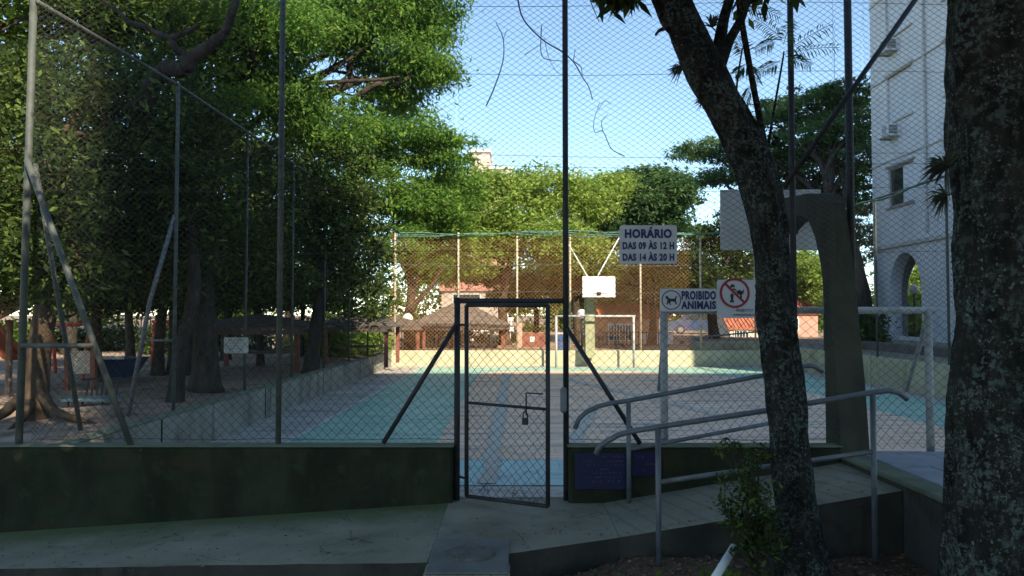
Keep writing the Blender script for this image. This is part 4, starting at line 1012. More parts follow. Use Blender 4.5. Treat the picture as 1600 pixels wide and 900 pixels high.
def worn_plaque(label, a, b, rows, seed):
    random.seed(seed)
    q0, q1 = P(*a, YF - .01), P(*b, YF - .01)
    t = thing('painted_plaque', label, 'plaque', ((q0.x + q1.x) / 2, YF - .01, q1.z))
    MB().box(q0.x, q1.x, YF - .016, YF - .002, q1.z, q0.z, .004).build('board', PLAQUE, t)
    m = MB(); W = q1.x - q0.x; H = q0.z - q1.z
    for (fy, a0, a1, hh) in rows:
        x = q0.x + W * a0
        while x < q0.x + W * a1:
            l = random.uniform(.006, .013)
            if random.random() < .58:
                z = q1.z + H * fy
                for k in range(2): 
                    xx = x + random.uniform(0, l * .5); ww = random.uniform(.0016, .0035)
                    m.box(xx, xx + ww, YF - .0175, YF - .0158, z + random.uniform(0, .3) * hh, z + hh * random.uniform(.6, 1))
                if random.random() < .6: m.box(x, x + l * .8, YF - .0175, YF - .0158, z + hh * .8, z + hh * .98)
            x += l + random.uniform(.002, .009)
    m.build('faded_writing', FADED, t)
worn_plaque('larger dark blue plaque with faded unreadable writing on the low wall', (898, 707), (985, 765),
            [(.86, .45, .9, .018), (.74, .15, .85, .018), (.63, .15, .9, .018), (.52, .4, .62, .017), (.42, .35, .85, .017), (.31, .18, .85, .016), (.2, .3, .8, .015)], 3)
worn_plaque('smaller dark blue plaque with faded marks beside the larger one', (988, 706), (1034, 744), [(.72, .05, .4, .03), (.45, .35, .8, .02), (.2, .3, .8, .015)], 5)
random.seed(21)
t, x0, x1, z0, z1 = sign_board('notice_sign', 'small dirty white notice with faint lines on the playground fence', (350, 527), (388, 552), 12.1, m=grimy('dirty_notice', [(.34, .35, .31), (.45, .46, .42)], 7, .7, .1))
m = MB()
for k in range(4): m.box(x0 + .05, x1 - .05 - random.uniform(0, .1), 12.096, 12.0975, z1 - .05 - k * .045, z1 - .04 - k * .045)
m.build('faint_line', grimy('faint_ink', [(.2, .2, .2), (.26, .26, .26)], 9, .8, 0), t)

# ================================================================== the white block with its arcade
BX, BY0, BY1, BH = 13.0, 13.2, 27.8, 14.3
STUC = grimy('white_stucco', [(.50, .51, .54), (.60, .61, .63)], 1.1, .9, .12, 40, layers=[((.44, .45, .46), 1.3, .58, .82, (1, 1, .25))])
TRIM = grimy('stucco_trim', [(.40, .38, .37), (.50, .48, .46)], 3, .9, .15, 40)
GLASS = grimy('dark_pane', [(.02, .03, .03), (.04, .05, .045)], 3, .08, 0, spec=.8)
BLIND = grimy('white_shutter', [(.52, .54, .58), (.60, .62, .66)], 3, .6, .1, 40)
FRAMEM = grimy('window_frame', [(.22, .21, .20), (.30, .29, .28)], 9, .6, .1)
blk = thing('apartment_building', 'tall white stuccoed block with air conditioners and an arcade at its foot', 'building', (18, 22, .86))
ya = [P(1390, 450, 1).x, P(1440, 450, 1).x]
yA1 = BX / (P(1390, 470, 1).x); yA0 = BX / (P(1440, 470, 1).x)       # where the arch begins and ends along the wall
zL = P(1370, 388, BX / P(1370, 388, 1).x).z
def arch_wall(mb, lo, hi, z0, z1, a0, a1, zb, spring, axis, p0, p1, n=14):
    """wall with one arched opening; axis 'x' means the wall lies in y-z, p0..p1 its thickness"""
    c = (a0 + a1) / 2; r = (a1 - a0) / 2; rise = r * 1.25
    arcp = [(c - r * math.cos(t), spring + rise * math.sin(t)) for t in np.linspace(0, math.pi, n)]
    quads = [[(lo, z0), (a0, z0), (a0, spring), (lo, spring)], [(a1, z0), (hi, z0), (hi, spring), (a1, spring)], [(a0, z0), (a1, z0), (a1, zb), (a0, zb)],
             [(lo, spring), (a0, spring), (a0, z1), (lo, z1)], [(a1, spring), (hi, spring), (hi, z1), (a1, z1)]]
    for k in range(n - 1):
        quads.append([arcp[k], arcp[k + 1], (arcp[k + 1][0], z1), (arcp[k][0], z1)])
    for q in quads:
        for p in (p0, p1): mb.add([(p, a, b) if axis == 'x' else (a, p, b) for a, b in q], [(0, 1, 2, 3)])
    edge = [(a0, zb)] + arcp + [(a1, zb)]
    for k in range(len(edge)):
        a, b = edge[k], edge[(k + 1) % len(edge)]
        f = (lambda p, e: (p, e[0], e[1])) if axis == 'x' else (lambda p, e: (e[0], p, e[1]))
        mb.add([f(p0, a), f(p0, b), f(p1, b), f(p1, a)], [(0, 1, 2, 3)])
m = MB()
spr = P(1410, 455, 25.3).z; zb = P(1410, 527, 25.3).z
arch_wall(m, BY0, BY1, .5, zL, yA0, yA1, zb, spr, 'x', BX, BX + .42)
arch_wall(m, BX + .42, 24, .5, zL, BX + 1.0, BX + 3.6, zb - .3, spr, 'y', BY1 - .4, BY1)
m.box(BX, BX + .42, BY1 - .0, BY1 + .001, .5, zL)
m.add([(BX, BY1, .5), (BX + .42, BY1, .5), (BX + .42, BY1, zL), (BX, BY1, zL)], [(0, 1, 2, 3)])
m.box(BX + 4.4, 24, BY0, BY1 - .41, .5, zL - .01)
m.build('arcade', STUC, blk)
# upper wall: strips round the window openings
wy1 = BX / P(1388, 300, 1).x; wy0 = BX / P(1428, 300, 1).x
zwin = P(1405, 262, 25.2).z - P(1405, 325, 25.2).z
z1win = P(1388, 325, wy1).z
flo = (P(1398, 72, 25.9).z - P(1398, 205, 25.9).z)
tops = []
m = MB()
win = [(wy0, wy1)]
w2 = BX / P(1470, 200, 1).x
wins_y = [(wy0, wy1), (w2 - 3.0, w2 - .3)]
def wall_with_holes(mb, y0, y1, z0, z1, holes, p0, p1):
    ysl = sorted({y0, y1, *[h[0] for h in holes], *[h[1] for h in holes]}); zsl = sorted({z0, z1, *[h[2] for h in holes], *[h[3] for h in holes]})
    for a, b in zip(ysl, ysl[1:]):
        for c, e in zip(zsl, zsl[1:]):
            if any(h[0] <= (a + b) / 2 <= h[1] and h[2] <= (c + e) / 2 <= h[3] for h in holes): continue
            mb.add([(p0, a, c), (p0, b, c), (p0, b, e), (p0, a, e)], [(0, 1, 2, 3)])
    for h in holes:
        mb.add([(p0, h[0], h[2]), (p0, h[1], h[2]), (p0, h[1], h[3]), (p0, h[0], h[3]), (p1, h[0], h[2]), (p1, h[1], h[2]), (p1, h[1], h[3]), (p1, h[0], h[3])],
               [(0, 1, 5, 4), (1, 2, 6, 5), (2, 3, 7, 6), (3, 0, 4, 7)])
holes = []
for k in range(4):
    for a, b in wins_y: holes.append((a, b, z1win + k * flo, z1win + k * flo + zwin * (1.0 if k == 0 else 1.22)))
wall_with_holes(m, BY0, BY1, zL, BH, holes, BX, BX + .14)
m.add([(BX, BY1, zL), (24, BY1, zL), (24, BY1, BH), (BX, BY1, BH)], [(0, 1, 2, 3)])
m.add([(BX, BY0, .5), (24, BY0, .5), (24, BY0, BH), (BX, BY0, BH)], [(0, 1, 2, 3)])
m.add([(24, BY0, .5), (24, BY1, .5), (24, BY1, BH), (24, BY0, BH)], [(0, 1, 2, 3)])
m.add([(BX, BY0, BH), (24, BY0, BH), (24, BY1, BH), (BX, BY1, BH)], [(0, 1, 2, 3)])
m.add([(BX, BY0, zL - .005), (24, BY0, zL - .005), (24, BY1, zL - .005), (BX, BY1, zL - .005)], [(0, 1, 2, 3)])
m.build('upper_wall', STUC, blk)
for i, (a, b, c, e) in enumerate(holes):
    f = MB()
    for q in ((a, a + .06, c, e), (b - .06, b, c, e), (a + .06, b - .06, c, c + .06), (a + .06, b - .06, e - .06, e)): f.box(BX + .06, BX + .12, q[0], q[1], q[2], q[3])
    f.box(BX - .07, BX + .06, a - .08, b + .08, c - .07, c - .003); f.box(BX - .06, BX + .02, a - .10, b + .10, e + .02, e + .09)
    fo = f.build('window', FRAMEM if i < 2 else TRIM, blk)
    g = MB()
    if i == 0:
        g.box(BX + .09, BX + .11, a + .06, b - .06, c + .06, e - .06); g.build('pane', GLASS, fo)
        MB().box(BX + .05, BX + .08, a + .06, a + (b - a) * .45, c + .06, e - .06).build('shutter', BLIND, fo)
    else:
        for s in range(24):
            zz = c + .06 + (e - c - .12) * s / 24; g.box(BX + .07, BX + .095, a + .06, b - .06, zz, zz + (e - c - .12) / 24 - .008)
        g.box(BX + .064, BX + .1, (a + b) / 2 - .03, (a + b) / 2 + .03, c + .06, e - .06)
        g.build('shutter', BLIND, fo)
m = MB()
for k in range(5):
    z = zL + .02 + k * flo
    m.box(BX - (.10 if k == 0 else .045), BX - .001, BY0, BY1 + .05, z - (.10 if k == 0 else .03), z + (.02 if k == 0 else .01))
yy = BX / P(1448, 200, 1).x
m.tube([(BX - .06, yy, zL + .2), (BX - .06, yy, BH)], .035, 6)
m.build('cornice', TRIM, blk)
ac0 = thing('air_conditioner', 'boxy air conditioner on the white block, under the lowest shuttered window', 'air conditioner', P(1398, 215, BX / P(1398, 215, 1).x), 'air conditioners on the white block')
c = Vector(ac0.location)
MB().box(BX - .42, BX + .02, c.y - .33, c.y + .33, c.z, c.z + .42, .02).build('casing', grimy('ac_casing', [(.52, .53, .55), (.62, .63, .64)], 5, .5, .1), ac0)
g = MB()
for k in range(9): g.box(BX - .432, BX - .421, c.y - .29, c.y + .02, c.z + .05 + k * .037, c.z + .068 + k * .037)
for k in range(6): g.box(BX - .36, BX - .08, c.y - .343, c.y - .331, c.z + .08 + k * .05, c.z + .105 + k * .05)
g.build('grille', GLASS, ac0)
g = MB(); 
for s in (-.25, .25): g.box(BX - .38, BX, c.y + s - .02, c.y + s + .02, c.z - .045, c.z - .004)
g.build('bracket', FRAMEM, ac0)
ac1 = copy_tree(ac0); ac1.location = (c.x, c.y, c.z + flo); ac1['label'] = 'boxy air conditioner on the white block, one storey above the other'
for ch in ac1.children: ch.matrix_parent_inverse = Matrix.Identity(4)

# made-up slab behind the photographer: unseen, sized to throw shade over the court
sh = thing('apartment_building', 'tall unseen slab added behind the photographer to shade the court', 'building', (39, -29, -.6))
MB().box(18.4, 62, -31.5, -27, -.6, 44.6).build('wall', STUC, sh)
g = MB()
for i in range(14):
    for k in range(14): g.box(19.5 + i * 3.0, 21.0 + i * 3.0, -26.99, -26.93, 1.2 + k * 3.1, 2.7 + k * 3.1)
g.build('blocker_panes', GLASS, sh)

# ================================================================== beyond the far net: houses, street, things
PINKW = grimy('pink_plaster', [(.50, .27, .20), (.60, .34, .26)], 2, .9, .2, 30)
ORANGEW = grimy('orange_plaster', [(.58, .30, .17), (.68, .38, .22)], 2, .9, .2, 30)
TILE = grimy('red_roof_tile', [(.33, .10, .06), (.45, .17, .10)], 7, .9, .8, 12, stretch=(6, .5, 1))
BROWN = grimy('brown_paint', [(.17, .06, .04), (.24, .09, .06)], 4, .7, .2)
WOOD = grimy('grey_wood', [(.10, .075, .06), (.16, .12, .10)], 5, .9, .4, 30)
SHING = grimy('wooden_shingles', [(.085, .072, .06), (.15, .125, .105)], 8, .95, .9, 14, layers=[((.08, .07, .06), 16, .55, .65, None)])
BLUEP = grimy('blue_plastic', [(.035, .09, .24), (.06, .14, .32)], 4, .4, .05)
REDM = grimy('red_enamel', [(.42, .05, .03), (.55, .09, .05)], 6, .5, .1)
ORNG = grimy('orange_slide_plastic', [(.55, .14, .05), (.65, .20, .08)], 4, .4, .05)
def gable_house(name, label, x0, x1, y0, y1, zb, ze, zr, wallm, roofm, wins=(), along='x'):
    t = thing(name, label, 'house', ((x0 + x1) / 2, (y0 + y1) / 2, zb))
    MB().box(x0, x1, y0, y1, zb, ze).build('wall', wallm, t)
    ov = .12; m = MB()
    if along == 'x':
        ym = (y0 + y1) / 2
        for s, ye in ((-1, y0 - ov), (1, y1 + ov)):
            m.add([(x0 - ov, ye, ze - .12), (x1 + ov, ye, ze - .12), (x1 + ov, ym, zr), (x0 - ov, ym, zr), (x0 - ov, ye, ze + .0), (x1 + ov, ye, ze + .0), (x1 + ov, ym, zr + .12), (x0 - ov, ym, zr + .12)], [(0, 1, 2, 3), (4, 5, 6, 7), (0, 1, 5, 4), (0, 3, 7, 4), (1, 2, 6, 5)])
        for k in range(int((x1 - x0 + 2 * ov) / .22)):
            x = x0 - ov + k * .22
            m.tube([(x, y0 - ov, ze + .0), (x, ym, zr + .12)], .06, 5)
        g = MB()
        for x in (x0, x1): g.add([(x, y0, ze), (x, y1, ze), (x, ym, zr)], [(0, 1, 2)])
        g.build('gable', wallm, t)
    m.build('roof', roofm, t)
    for (a, b, c, d_, bars) in wins:
        f = MB(); f.box(a - .06, b + .06, y0 - .05, y0 - .002, c - .06, d_ + .06); fo = f.build('window', WHITEP, t)
        MB().box(a, b, y0 - .062, y0 - .052, c, d_).build('pane', GLASS, fo)
        if bars:
            g = MB()
            for k in range(bars): x = a + (b - a) * (k + .5) / bars; g.box(x - .018, x + .018, y0 - .09, y0 - .066, c, d_)
            g.build('window_bars', WHITEP, fo)
    return t
def px_box(x0, x1, ya, yb, Y): a = P(x0, ya, Y); b = P(x1, yb, Y); return a.x, b.x, b.z, a.z
a, b, c, e = px_box(940, 1030, 495, 545, 35)
wa = px_box(952, 988, 508, 531, 35)
gable_house('house', 'orange plastered house with a barred white window behind the small goal', a, b, 35, 39, .3, e + .02, e + .45, ORANGEW, TILE, [(wa[0], wa[1], wa[2], wa[3], 8)])
a, b, c, e = px_box(690, 790, 450, 480, 52)
gable_house('house', 'pink-roofed house high behind the yellowish tree', a, b, 52, 58, .3, P(700, 452, 52).z, P(700, 408, 55).z, grimy('cream_plaster', [(.33, .26, .20), (.40, .33, .26)], 2, .9, .2), grimy('pink_tile', [(.34, .155, .11), (.44, .21, .155)], 6, .9, .6, 12, stretch=(6, .5, 1)), [(a + .8, a + 2.6, P(700, 475, 52).z, P(700, 460, 52).z, 0)])
a, b, c, e = px_box(1140, 1190, 510, 545, 46)
gable_house('house', 'small cream house with an orange tiled roof behind the shaded tree', a, b, 46, 50, .3, P(1160, 512, 46).z, P(1160, 488, 48).z, grimy('cream_wall', [(.58, .50, .40), (.66, .58, .47)], 2, .9, .2), TILE, [(a + .3, a + 1.0, P(1160, 530, 46).z, P(1160, 517, 46).z, 4)])
a, b, c, e = px_box(1228, 1300, 470, 540, 44)
gable_house('house', 'red-roofed pink house seen through the near hoop\'s arch', a, b, 46, 51, .3, P(1260, 488, 46).z, P(1260, 462, 48).z, PINKW, TILE, [(a + .4, a + 1.4, P(1260, 515, 46).z, P(1260, 498, 46).z, 5)])
a, b, c, e = px_box(735, 765, 238, 300, 95)
t = thing('tower_block', 'top of a distant pinkish tower block rising above the trees', 'building', (a, 95, .4))
MB().box(a, b, 95, 103, .4, e).build('wall', grimy('far_cream', [(.55, .42, .36), (.63, .5, .43)], 1, .9, 0), t)
MB().box(a - .2, b + .2, 94.8, 103.2, e, e + .35).build('parapet', WHITEP, t)
a2, b2, c2, e2 = px_box(762, 800, 264, 300, 98)
t = thing('tower_block', 'lower distant flat rooftop beside the pinkish tower top', 'building', (a2, 98, .4))
MB().box(a2, b2, 98, 105, .4, e2).build('wall', grimy('far_grey', [(.5, .48, .45), (.58, .55, .52)], 1, .9, 0), t)
MB().box(a2 - .2, b2 + .2, 97.8, 105.2, e2, e2 + .3).build('parapet', WHITEP, t)
# white pergola
t = thing('pergola', 'low white pergola with flat slabs over a round shrub, behind the far wall', 'pergola', tuple(P(767, 545, 34)))
for (py0, py1) in ((496, 502), (511, 518)):
    a, b, c, e = px_box(733, 803, py0, py1, 34); MB().box(a, b, 33.7, 35.5, c, e, .02).build('slab', WHITEP, t)
for px in (738, 768, 796):
    x = P(px, 500, 34).x; MB().box(x - .06, x + .06, 33.8, 33.95, .3, P(px, 511, 34).z - .003).build('post', WHITEP, t)
a, b, c, e = px_box(816, 852, 520, 548, 31)
t = thing('gate_wall', 'brown painted wall with a little white notice right of the pergola', 'wall', ((a + b) / 2, 31, .35))
MB().box(a, b, 31, 31.15, .3, e, .01).build('panel', BROWN, t)
MB().box(P(828, 530, 31).x, P(835, 530, 31).x, 30.98, 30.997, P(830, 534, 31).z, P(830, 526, 31).z).build('notice', WHITEP, t)
x = P(812, 520, 31).x; MB().box(x - .1, x + .1, 30.95, 31.2, .3, P(812, 505, 31).z).build('gate_pillar', PINKW, t)
# recycling bin
t = thing('wheelie_bin', 'blue lidded bin beyond the far wall, behind the small goal\'s post', 'bin', tuple(P(882, 545, 27.5)))
a, b, c, e = px_box(871, 893, 523, 548, 27.5)
m = MB(); m.add([(a + .05, 27.5, c), (b - .05, 27.5, c), (b - .05, 27.95, c), (a + .05, 27.95, c), (a, 27.42, e), (b, 27.42, e), (b, 28.0, e), (a, 28.0, e)], [(3, 2, 1, 0), (4, 5, 6, 7), (0, 1, 5, 4), (1, 2, 6, 5), (2, 3, 7, 6), (3, 0, 4, 7)])
m.build('body', BLUEP, t)
MB().box(a - .03, b + .03, 27.38, 28.03, e + .001, e + .07, .02).build('lid', grimy('bin_lid', [(.35, .38, .42), (.45, .48, .52)], 5, .4, 0), t)
for s in (a + .08, b - .08): MB().tube([(s - .03, 27.98, c + .03), (s + .03, 27.98, c + .03)], .08, 10).build('wheel', BLACKP, t)
def lamp(label, px, py, Y, zb=.35):
    c = P(px, py, Y); t = thing('street_lamp', label, 'lamp', (c.x, Y, zb), 'globe lamps round the court')
    MB().tube([(c.x, Y, zb), (c.x, Y, c.z - .16)], .035, 8).build('pole', DARKPIPE, t, smooth=True)
    MB().sphere(c, .20, 14, 10).build('globe', WHITEP, t, smooth=True)
lamp('globe lamp on a thin pole beside the far hoop\'s column', 909, 491, 30)
lamp('globe lamp seen through the white block\'s arch', 1428, 452, 31)
lamp('white globe lamp by the big shelter roof near the sunlit trunk', 637, 498, 27.5)
# cars far off
def car(label, px, Y, col, ln=4.1):
    c = P(px, 545, Y); x, z = c.x, .40
    t = thing('parked_car', label, 'car', (x, Y, z), 'cars parked beyond the court')
    prof = [(-ln / 2, .25), (-ln / 2 + .05, .75), (-ln / 2 + .6, .88), (-ln * .26, .95), (-ln * .12, 1.38), (ln * .18, 1.42), (ln * .36, .98), (ln / 2 - .1, .82), (ln / 2, .45), (ln / 2 - .05, .25)]
    MB().prism([(x + a, z + b) for a, b in prof], 'y', Y, Y + 1.65).build('body', col, t)
    g = MB(); g.prism([(x - ln * .22, z + .97), (x - ln * .11, z + 1.32), (x + .0, z + 1.34), (x + .0, z + .97)], 'y', Y - .012, Y + 1.66); g.prism([(x + .08, z + .97), (x + .08, z + 1.34), (x + ln * .16, z + 1.35), (x + ln * .3, z + .98)], 'y', Y - .012, Y + 1.66)
    g.build('window', GLASS, t)
    for s in (-ln * .3, ln * .3):
        wq = MB().tube([(x + s, Y - .04, z + .30), (x + s, Y + .18, z + .30)], .31, 14).build('wheel', BLACKP, t)
        MB().tube([(x + s, Y - .05, z + .30), (x + s, Y - .041, z + .30)], .18, 12).build('hubcap', GALV, wq)
car('dark blue car parked in the shade behind the warning signs', 1092, 52, grimy('blue_car', [(.03, .05, .10), (.05, .08, .15)], 3, .3, 0, spec=.6))
# garden wall and low concrete ledge with a pipe rail
a, b, c, e = px_box(1003, 1052, 520, 545, 34.2)
tag(MB().box(a, b, 34.2, 34.4, .3, e, .02).build('garden_wall', grimy('sunlit_white_wall', [(.60, .56, .52), (.70, .66, .62)], 2, .9, .1)), 'sunlit whitewashed garden wall right of the orange house', 'wall')
a, b, c, e = px_box(1082, 1215, 534, 550, 28)
tag(MB().box(a, b, 28, 28.3, .3, e, .02).build('street_ledge', COURTWALL), 'shaded concrete ledge behind the far wall, under the warning signs', 'wall')
t = thing('pipe_railing', 'thin pipe railing climbing over the concrete ledge behind the far net', 'railing', tuple(P(1078, 545, 28.6)))
MB().tube([P(1075, 540, 28.6), P(1100, 526, 28.6), P(1190, 518, 28.6)], .03, 8).build('top_rail', GALV, t)
for px in (1079, 1096, 1112, 1140, 1168): q = P(px, 530, 28.6); MB().tube([(q.x, 28.6, .35), (q.x, 28.6, P(px, np.interp(px, [1075, 1100, 1190], [540, 526, 518]), 28.6).z)], .025, 8).build('post', GALV, t)
# picket railing round the shelters
def railing(label, x0, x1, y, zb, zt, step=.16):
    t = thing('picket_railing', label, 'railing', ((x0 + x1) / 2, y, zb), 'dark railings round the playground')
    m = MB(); n = int((x1 - x0) / step)
    for k in range(n): x = x0 + step * k; m.box(x - .014, x + .014, y - .014, y + .014, zb, zt)
    m.build('pickets', DARKPIPE, t)
    for z in (zb + .12, zt - .06): MB().box(x0, x1, y - .02, y + .02, z - .018, z + .018).build('rail', DARKPIPE, t)
railing('long dark picket railing behind the shelters', -13, -4.5, 26.4, .38, 1.65)
railing('dark picket railing beyond the far wall under the big shelter', -4.3, -.9, 28.2, .38, 1.42)
railing('low dark picket railing between the orange house and the court', 2.6, 6.4, 31, .36, 1.05)
def shelter(label, cx, cy, w, ze, zr, zb=.36, posts=True):
    t = thing('shelter', label, 'shelter', (cx, cy, zb), 'small shingled shelters')
    h = w / 2; m = MB()
    m.add([(cx - h, cy - h, ze), (cx + h, cy - h, ze), (cx + h, cy + h, ze), (cx - h, cy + h, ze), (cx, cy, zr), (cx - h, cy - h, ze - .05), (cx + h, cy - h, ze - .05), (cx + h, cy + h, ze - .05), (cx - h, cy + h, ze - .05)],
          [(0, 1, 4), (1, 2, 4), (2, 3, 4), (3, 0, 4), (0, 1, 6, 5), (1, 2, 7, 6), (2, 3, 8, 7), (3, 0, 5, 8), (8, 7, 6, 5)])
    for k in range(1, 6):
        f = k / 6; hh = h * (1 - f) + .03; z = ze + (zr - ze) * f
        m.box(cx - hh, cx + hh, cy - hh, cy + hh, z - .02, z + .012, rot=0)
    m.build('roof', SHING, t)
    MB().box(cx - h, cx + h, cy - h + .02, cy - h + .1, ze - .17, ze - .055).build('beam', WOOD, t)
    for sx in (-1, 1):
        for sy in (-1, 1): MB().box(cx + sx * h * .86 - .05, cx + sx * h * .86 + .05, cy + sy * h * .86 - .05, cy + sy * h * .86 + .05, zb - .1, ze - .06).build('post', BROWN, t)
    MB().box(cx - h * .5, cx + h * .5, cy - .3, cy + .3, zb + .40, zb + .46).build('table', WOOD, t)
c = P(425, 510, 18.5); shelter('brown shingled shelter nearest the tall front post, behind the fence', c.x - .4, 18.8, 3.0, P(425, 511, 17.4).z, P(425, 490, 18.8).z)
c = P(555, 508, 22); shelter('brown shingled shelter in the middle, before light green shrubs', c.x, 22.2, 2.4, P(555, 509, 21).z, P(555, 489, 22.2).z)
c = P(632, 508, 26.8); shelter('small shingled shelter behind the court\'s far corner', c.x - .3, 27, 2.0, P(632, 508, 26).z, P(632, 494, 27).z)
c = P(716, 508, 31); shelter('largest shingled shelter with a pointed roof, left of the white pergola', c.x + .1, 31, 4.0, P(716, 509, 29).z, P(716, 468, 31).z)
# playground things on the open side
t = thing('slide', 'orange plastic slide with a blue bracket beside the tiled canopy', 'slide', tuple(P(10, 640, 13)))
m = MB()
q0, q1 = P(-25, 500, 13), P(24, 556, 12.4)
for s in (-.25, .25): m.tube([(q0.x, q0.y + s, q0.z), ((q0.x + q1.x) / 2, (q0.y + q1.y) / 2 + s, (q0.z + q1.z) / 2 - .03), (q1.x, q1.y + s, q1.z)], .05, 8)
m.add([(q0.x, q0.y - .25, q0.z - .03), (q0.x, q0.y + .25, q0.z - .03), (q1.x, q1.y + .25, q1.z - .03), (q1.x, q1.y - .25, q1.z - .03), (q0.x, q0.y - .25, q0.z - .07), (q0.x, q0.y + .25, q0.z - .07), (q1.x, q1.y + .25, q1.z - .07), (q1.x, q1.y - .25, q1.z - .07)], [(0, 1, 2, 3), (7, 6, 5, 4), (0, 3, 7, 4), (1, 2, 6, 5)])
m.build('chute', ORNG, t)
q = P(38, 545, 12.6); MB().tube([(q.x, 12.6, P(38, 562, 12.6).z), (q.x - .04, 12.6, P(36, 530, 12.6).z)], .05, 8).build('blue_bracket', BLUEP, t)
q = P(42, 580, 12.6); MB().tube([(q.x, 12.6, .35), (q.x, 12.6, P(42, 540, 12.6).z)], .045, 8).build('post', REDM, t)
t = thing('tiled_canopy', 'small orange roof-tile canopy on posts at the playground\'s outer edge', 'canopy', tuple(P(0, 640, 12)))
m = MB()
for k in range(9):
    x = P(-60 + k * 10, 505, 12).x
    m.tube([(x, 11.4, P(0, 503, 11.4).z), (x, 12.6, P(0, 490, 12.6).z + .25)], .055, 8)
m.build('roof', grimy('orange_tile', [(.48, .27, .15), (.58, .36, .22)], 8, .9, .4), t)
for px in (-55, 2): q = P(px, 520, 12); MB().tube([(q.x, 12.2, .3), (q.x, 12.2, P(px, 500, 12).z)], .05, 8).build('post', WOOD, t)
def frame_set(name, label, cat, bars, m, sub='bar'):
    t = thing(name, label, cat, bars[0][0])
    for a, b, r in bars: MB().tube([a, b], r, 8).build(sub, m, t, smooth=True)
    return t
pq = lambda a, b, Y: tuple(P(a, b, Y))
frame_set('swing_frame', 'red pipe swing frame behind the thick root-flared trunk', 'swing', [(pq(82, 508, 16), pq(140, 506, 16), .04), (pq(82, 508, 16), pq(66, 600, 15.2), .035), (pq(82, 508, 16), pq(88, 600, 16.6), .035), (pq(140, 506, 16), pq(128, 600, 15.2), .035), (pq(140, 506, 16), pq(150, 595, 16.6), .035)], REDM)
frame_set('swing_frame', 'red pipe climbing frame with a ring top left of the stout black trunk', 'climbing frame', [(pq(240, 503, 20), pq(300, 503, 20), .05), (pq(250, 496, 20), pq(250, 520, 20), .11), (pq(242, 503, 20), pq(236, 585, 20), .045), (pq(296, 503, 20), pq(300, 585, 20), .045), (pq(262, 503, 20), pq(270, 520, 20), .04)], REDM)
t = thing('climbing_net', 'pale lattice climbing panel on a wooden frame between the fence braces', 'climbing frame', pq(130, 580, 13))
a, b, c, e = px_box(106, 146, 548, 584, 13)
m = MB()
for k in range(-6, 9):
    for s in (1, -1):
        x0 = a + (b - a) * k / 8
        pts = [(x0 + (0 if s > 0 else (b - a)) * 1.0 + s * u * (e - c), 13, c + u * (e - c)) for u in np.linspace(0, 1, 12)]
        pts = [q for q in pts if a - .01 <= q[0] <= b + .01]
        if len(pts) > 1: m.tube(pts, .012, 5)
m.build('lattice', grimy('pale_rope', [(.48, .42, .34), (.58, .52, .44)], 9, .9, 0), t)
for x in (a, b): MB().box(x - .04, x + .04, 12.96, 13.04, .3, e + .05).build('post', BROWN, t)
t = thing('park_bench', 'dark metal bench with bar back on the playground beside the big root', 'bench', pq(150, 640, 10.6))
a, b, c, e = px_box(108, 178, 596, 624, 10.6)
MB().box(a, b, 10.4, 10.85, P(140, 625, 10.6).z, P(140, 621, 10.6).z).build('seat', grimy('bench_seat', [(.10, .16, .16), (.15, .22, .22)], 6, .5, .2), t)
m = MB()
for k in range(7): x = a + .1 + (b - a - .2) * k / 6; m.tube([(x, 10.85, P(140, 622, 10.6).z), (x, 10.9, P(140, 596, 10.6).z)], .012, 6)
m.tube([(a, 10.9, P(140, 596, 10.6).z), (b, 10.9, P(140, 594, 10.6).z)], .016, 6)
m.build('backrest', DARKPIPE, t)
for x in (a + .08, b - .08):
    for y in (10.45, 10.8): MB().tube([(x, y, .36), (x, y, P(140, 624, 10.6).z)], .016, 6).build('leg', DARKPIPE, t)
t = thing('toy_boat', 'blue plastic play boat behind the slanting fence braces', 'playground toy', pq(195, 590, 15))
a, b, c, e = px_box(172, 214, 559, 573, 15)
m = MB(); m.add([(a + .15, 14.7, c - .2), (b - .15, 14.7, c - .2), (b - .15, 15.3, c - .2), (a + .15, 15.3, c - .2), (a, 14.5, e), (b, 14.5, e), (b, 15.5, e), (a, 15.5, e)], [(3, 2, 1, 0), (0, 1, 5, 4), (1, 2, 6, 5), (2, 3, 7, 6), (3, 0, 4, 7), (4, 5, 6, 7)])
m.build('hull', DULLBLUE, t)
MB().box(a, b, 14.44, 14.5, e + .001, e + .05).build('gunwale', WHITEP, t)
for x in (a + .3, b - .3): MB().box(x - .06, x + .06, 14.9, 15.1, .3, c - .201).build('stand', WOOD, t)
t = thing('spring_rider', 'little blue spring rider under the trees right of the stout black trunk', 'playground toy', pq(305, 580, 19))
q = P(302, 560, 19)
MB().box(q.x - .3, q.x + .3, 18.95, 19.1, P(302, 552, 19).z, P(302, 545, 19).z, .03).build('top', BLUEP, t)
MB().box(q.x + .1, q.x + .2, 18.9, 19.0, P(302, 572, 19).z, P(302, 552, 19).z - .003, .02).build('side', BLUEP, t)
MB().tube([(q.x, 19.05, .3), (q.x, 19.05, P(302, 552, 19).z)], .06, 8).build('spring', DARKPIPE, t)
# long pale wall behind the playground, bright between the trunks
tag(MB().box(-26, -7.2, 30, 30.2, .3, 1.25, .02).build('boundary_wall', grimy('sunlit_boundary', [(.52, .42, .34), (.62, .52, .43)], 1.5, .9, .2)), 'long pale sunlit boundary wall behind the playground trunks', 'wall')

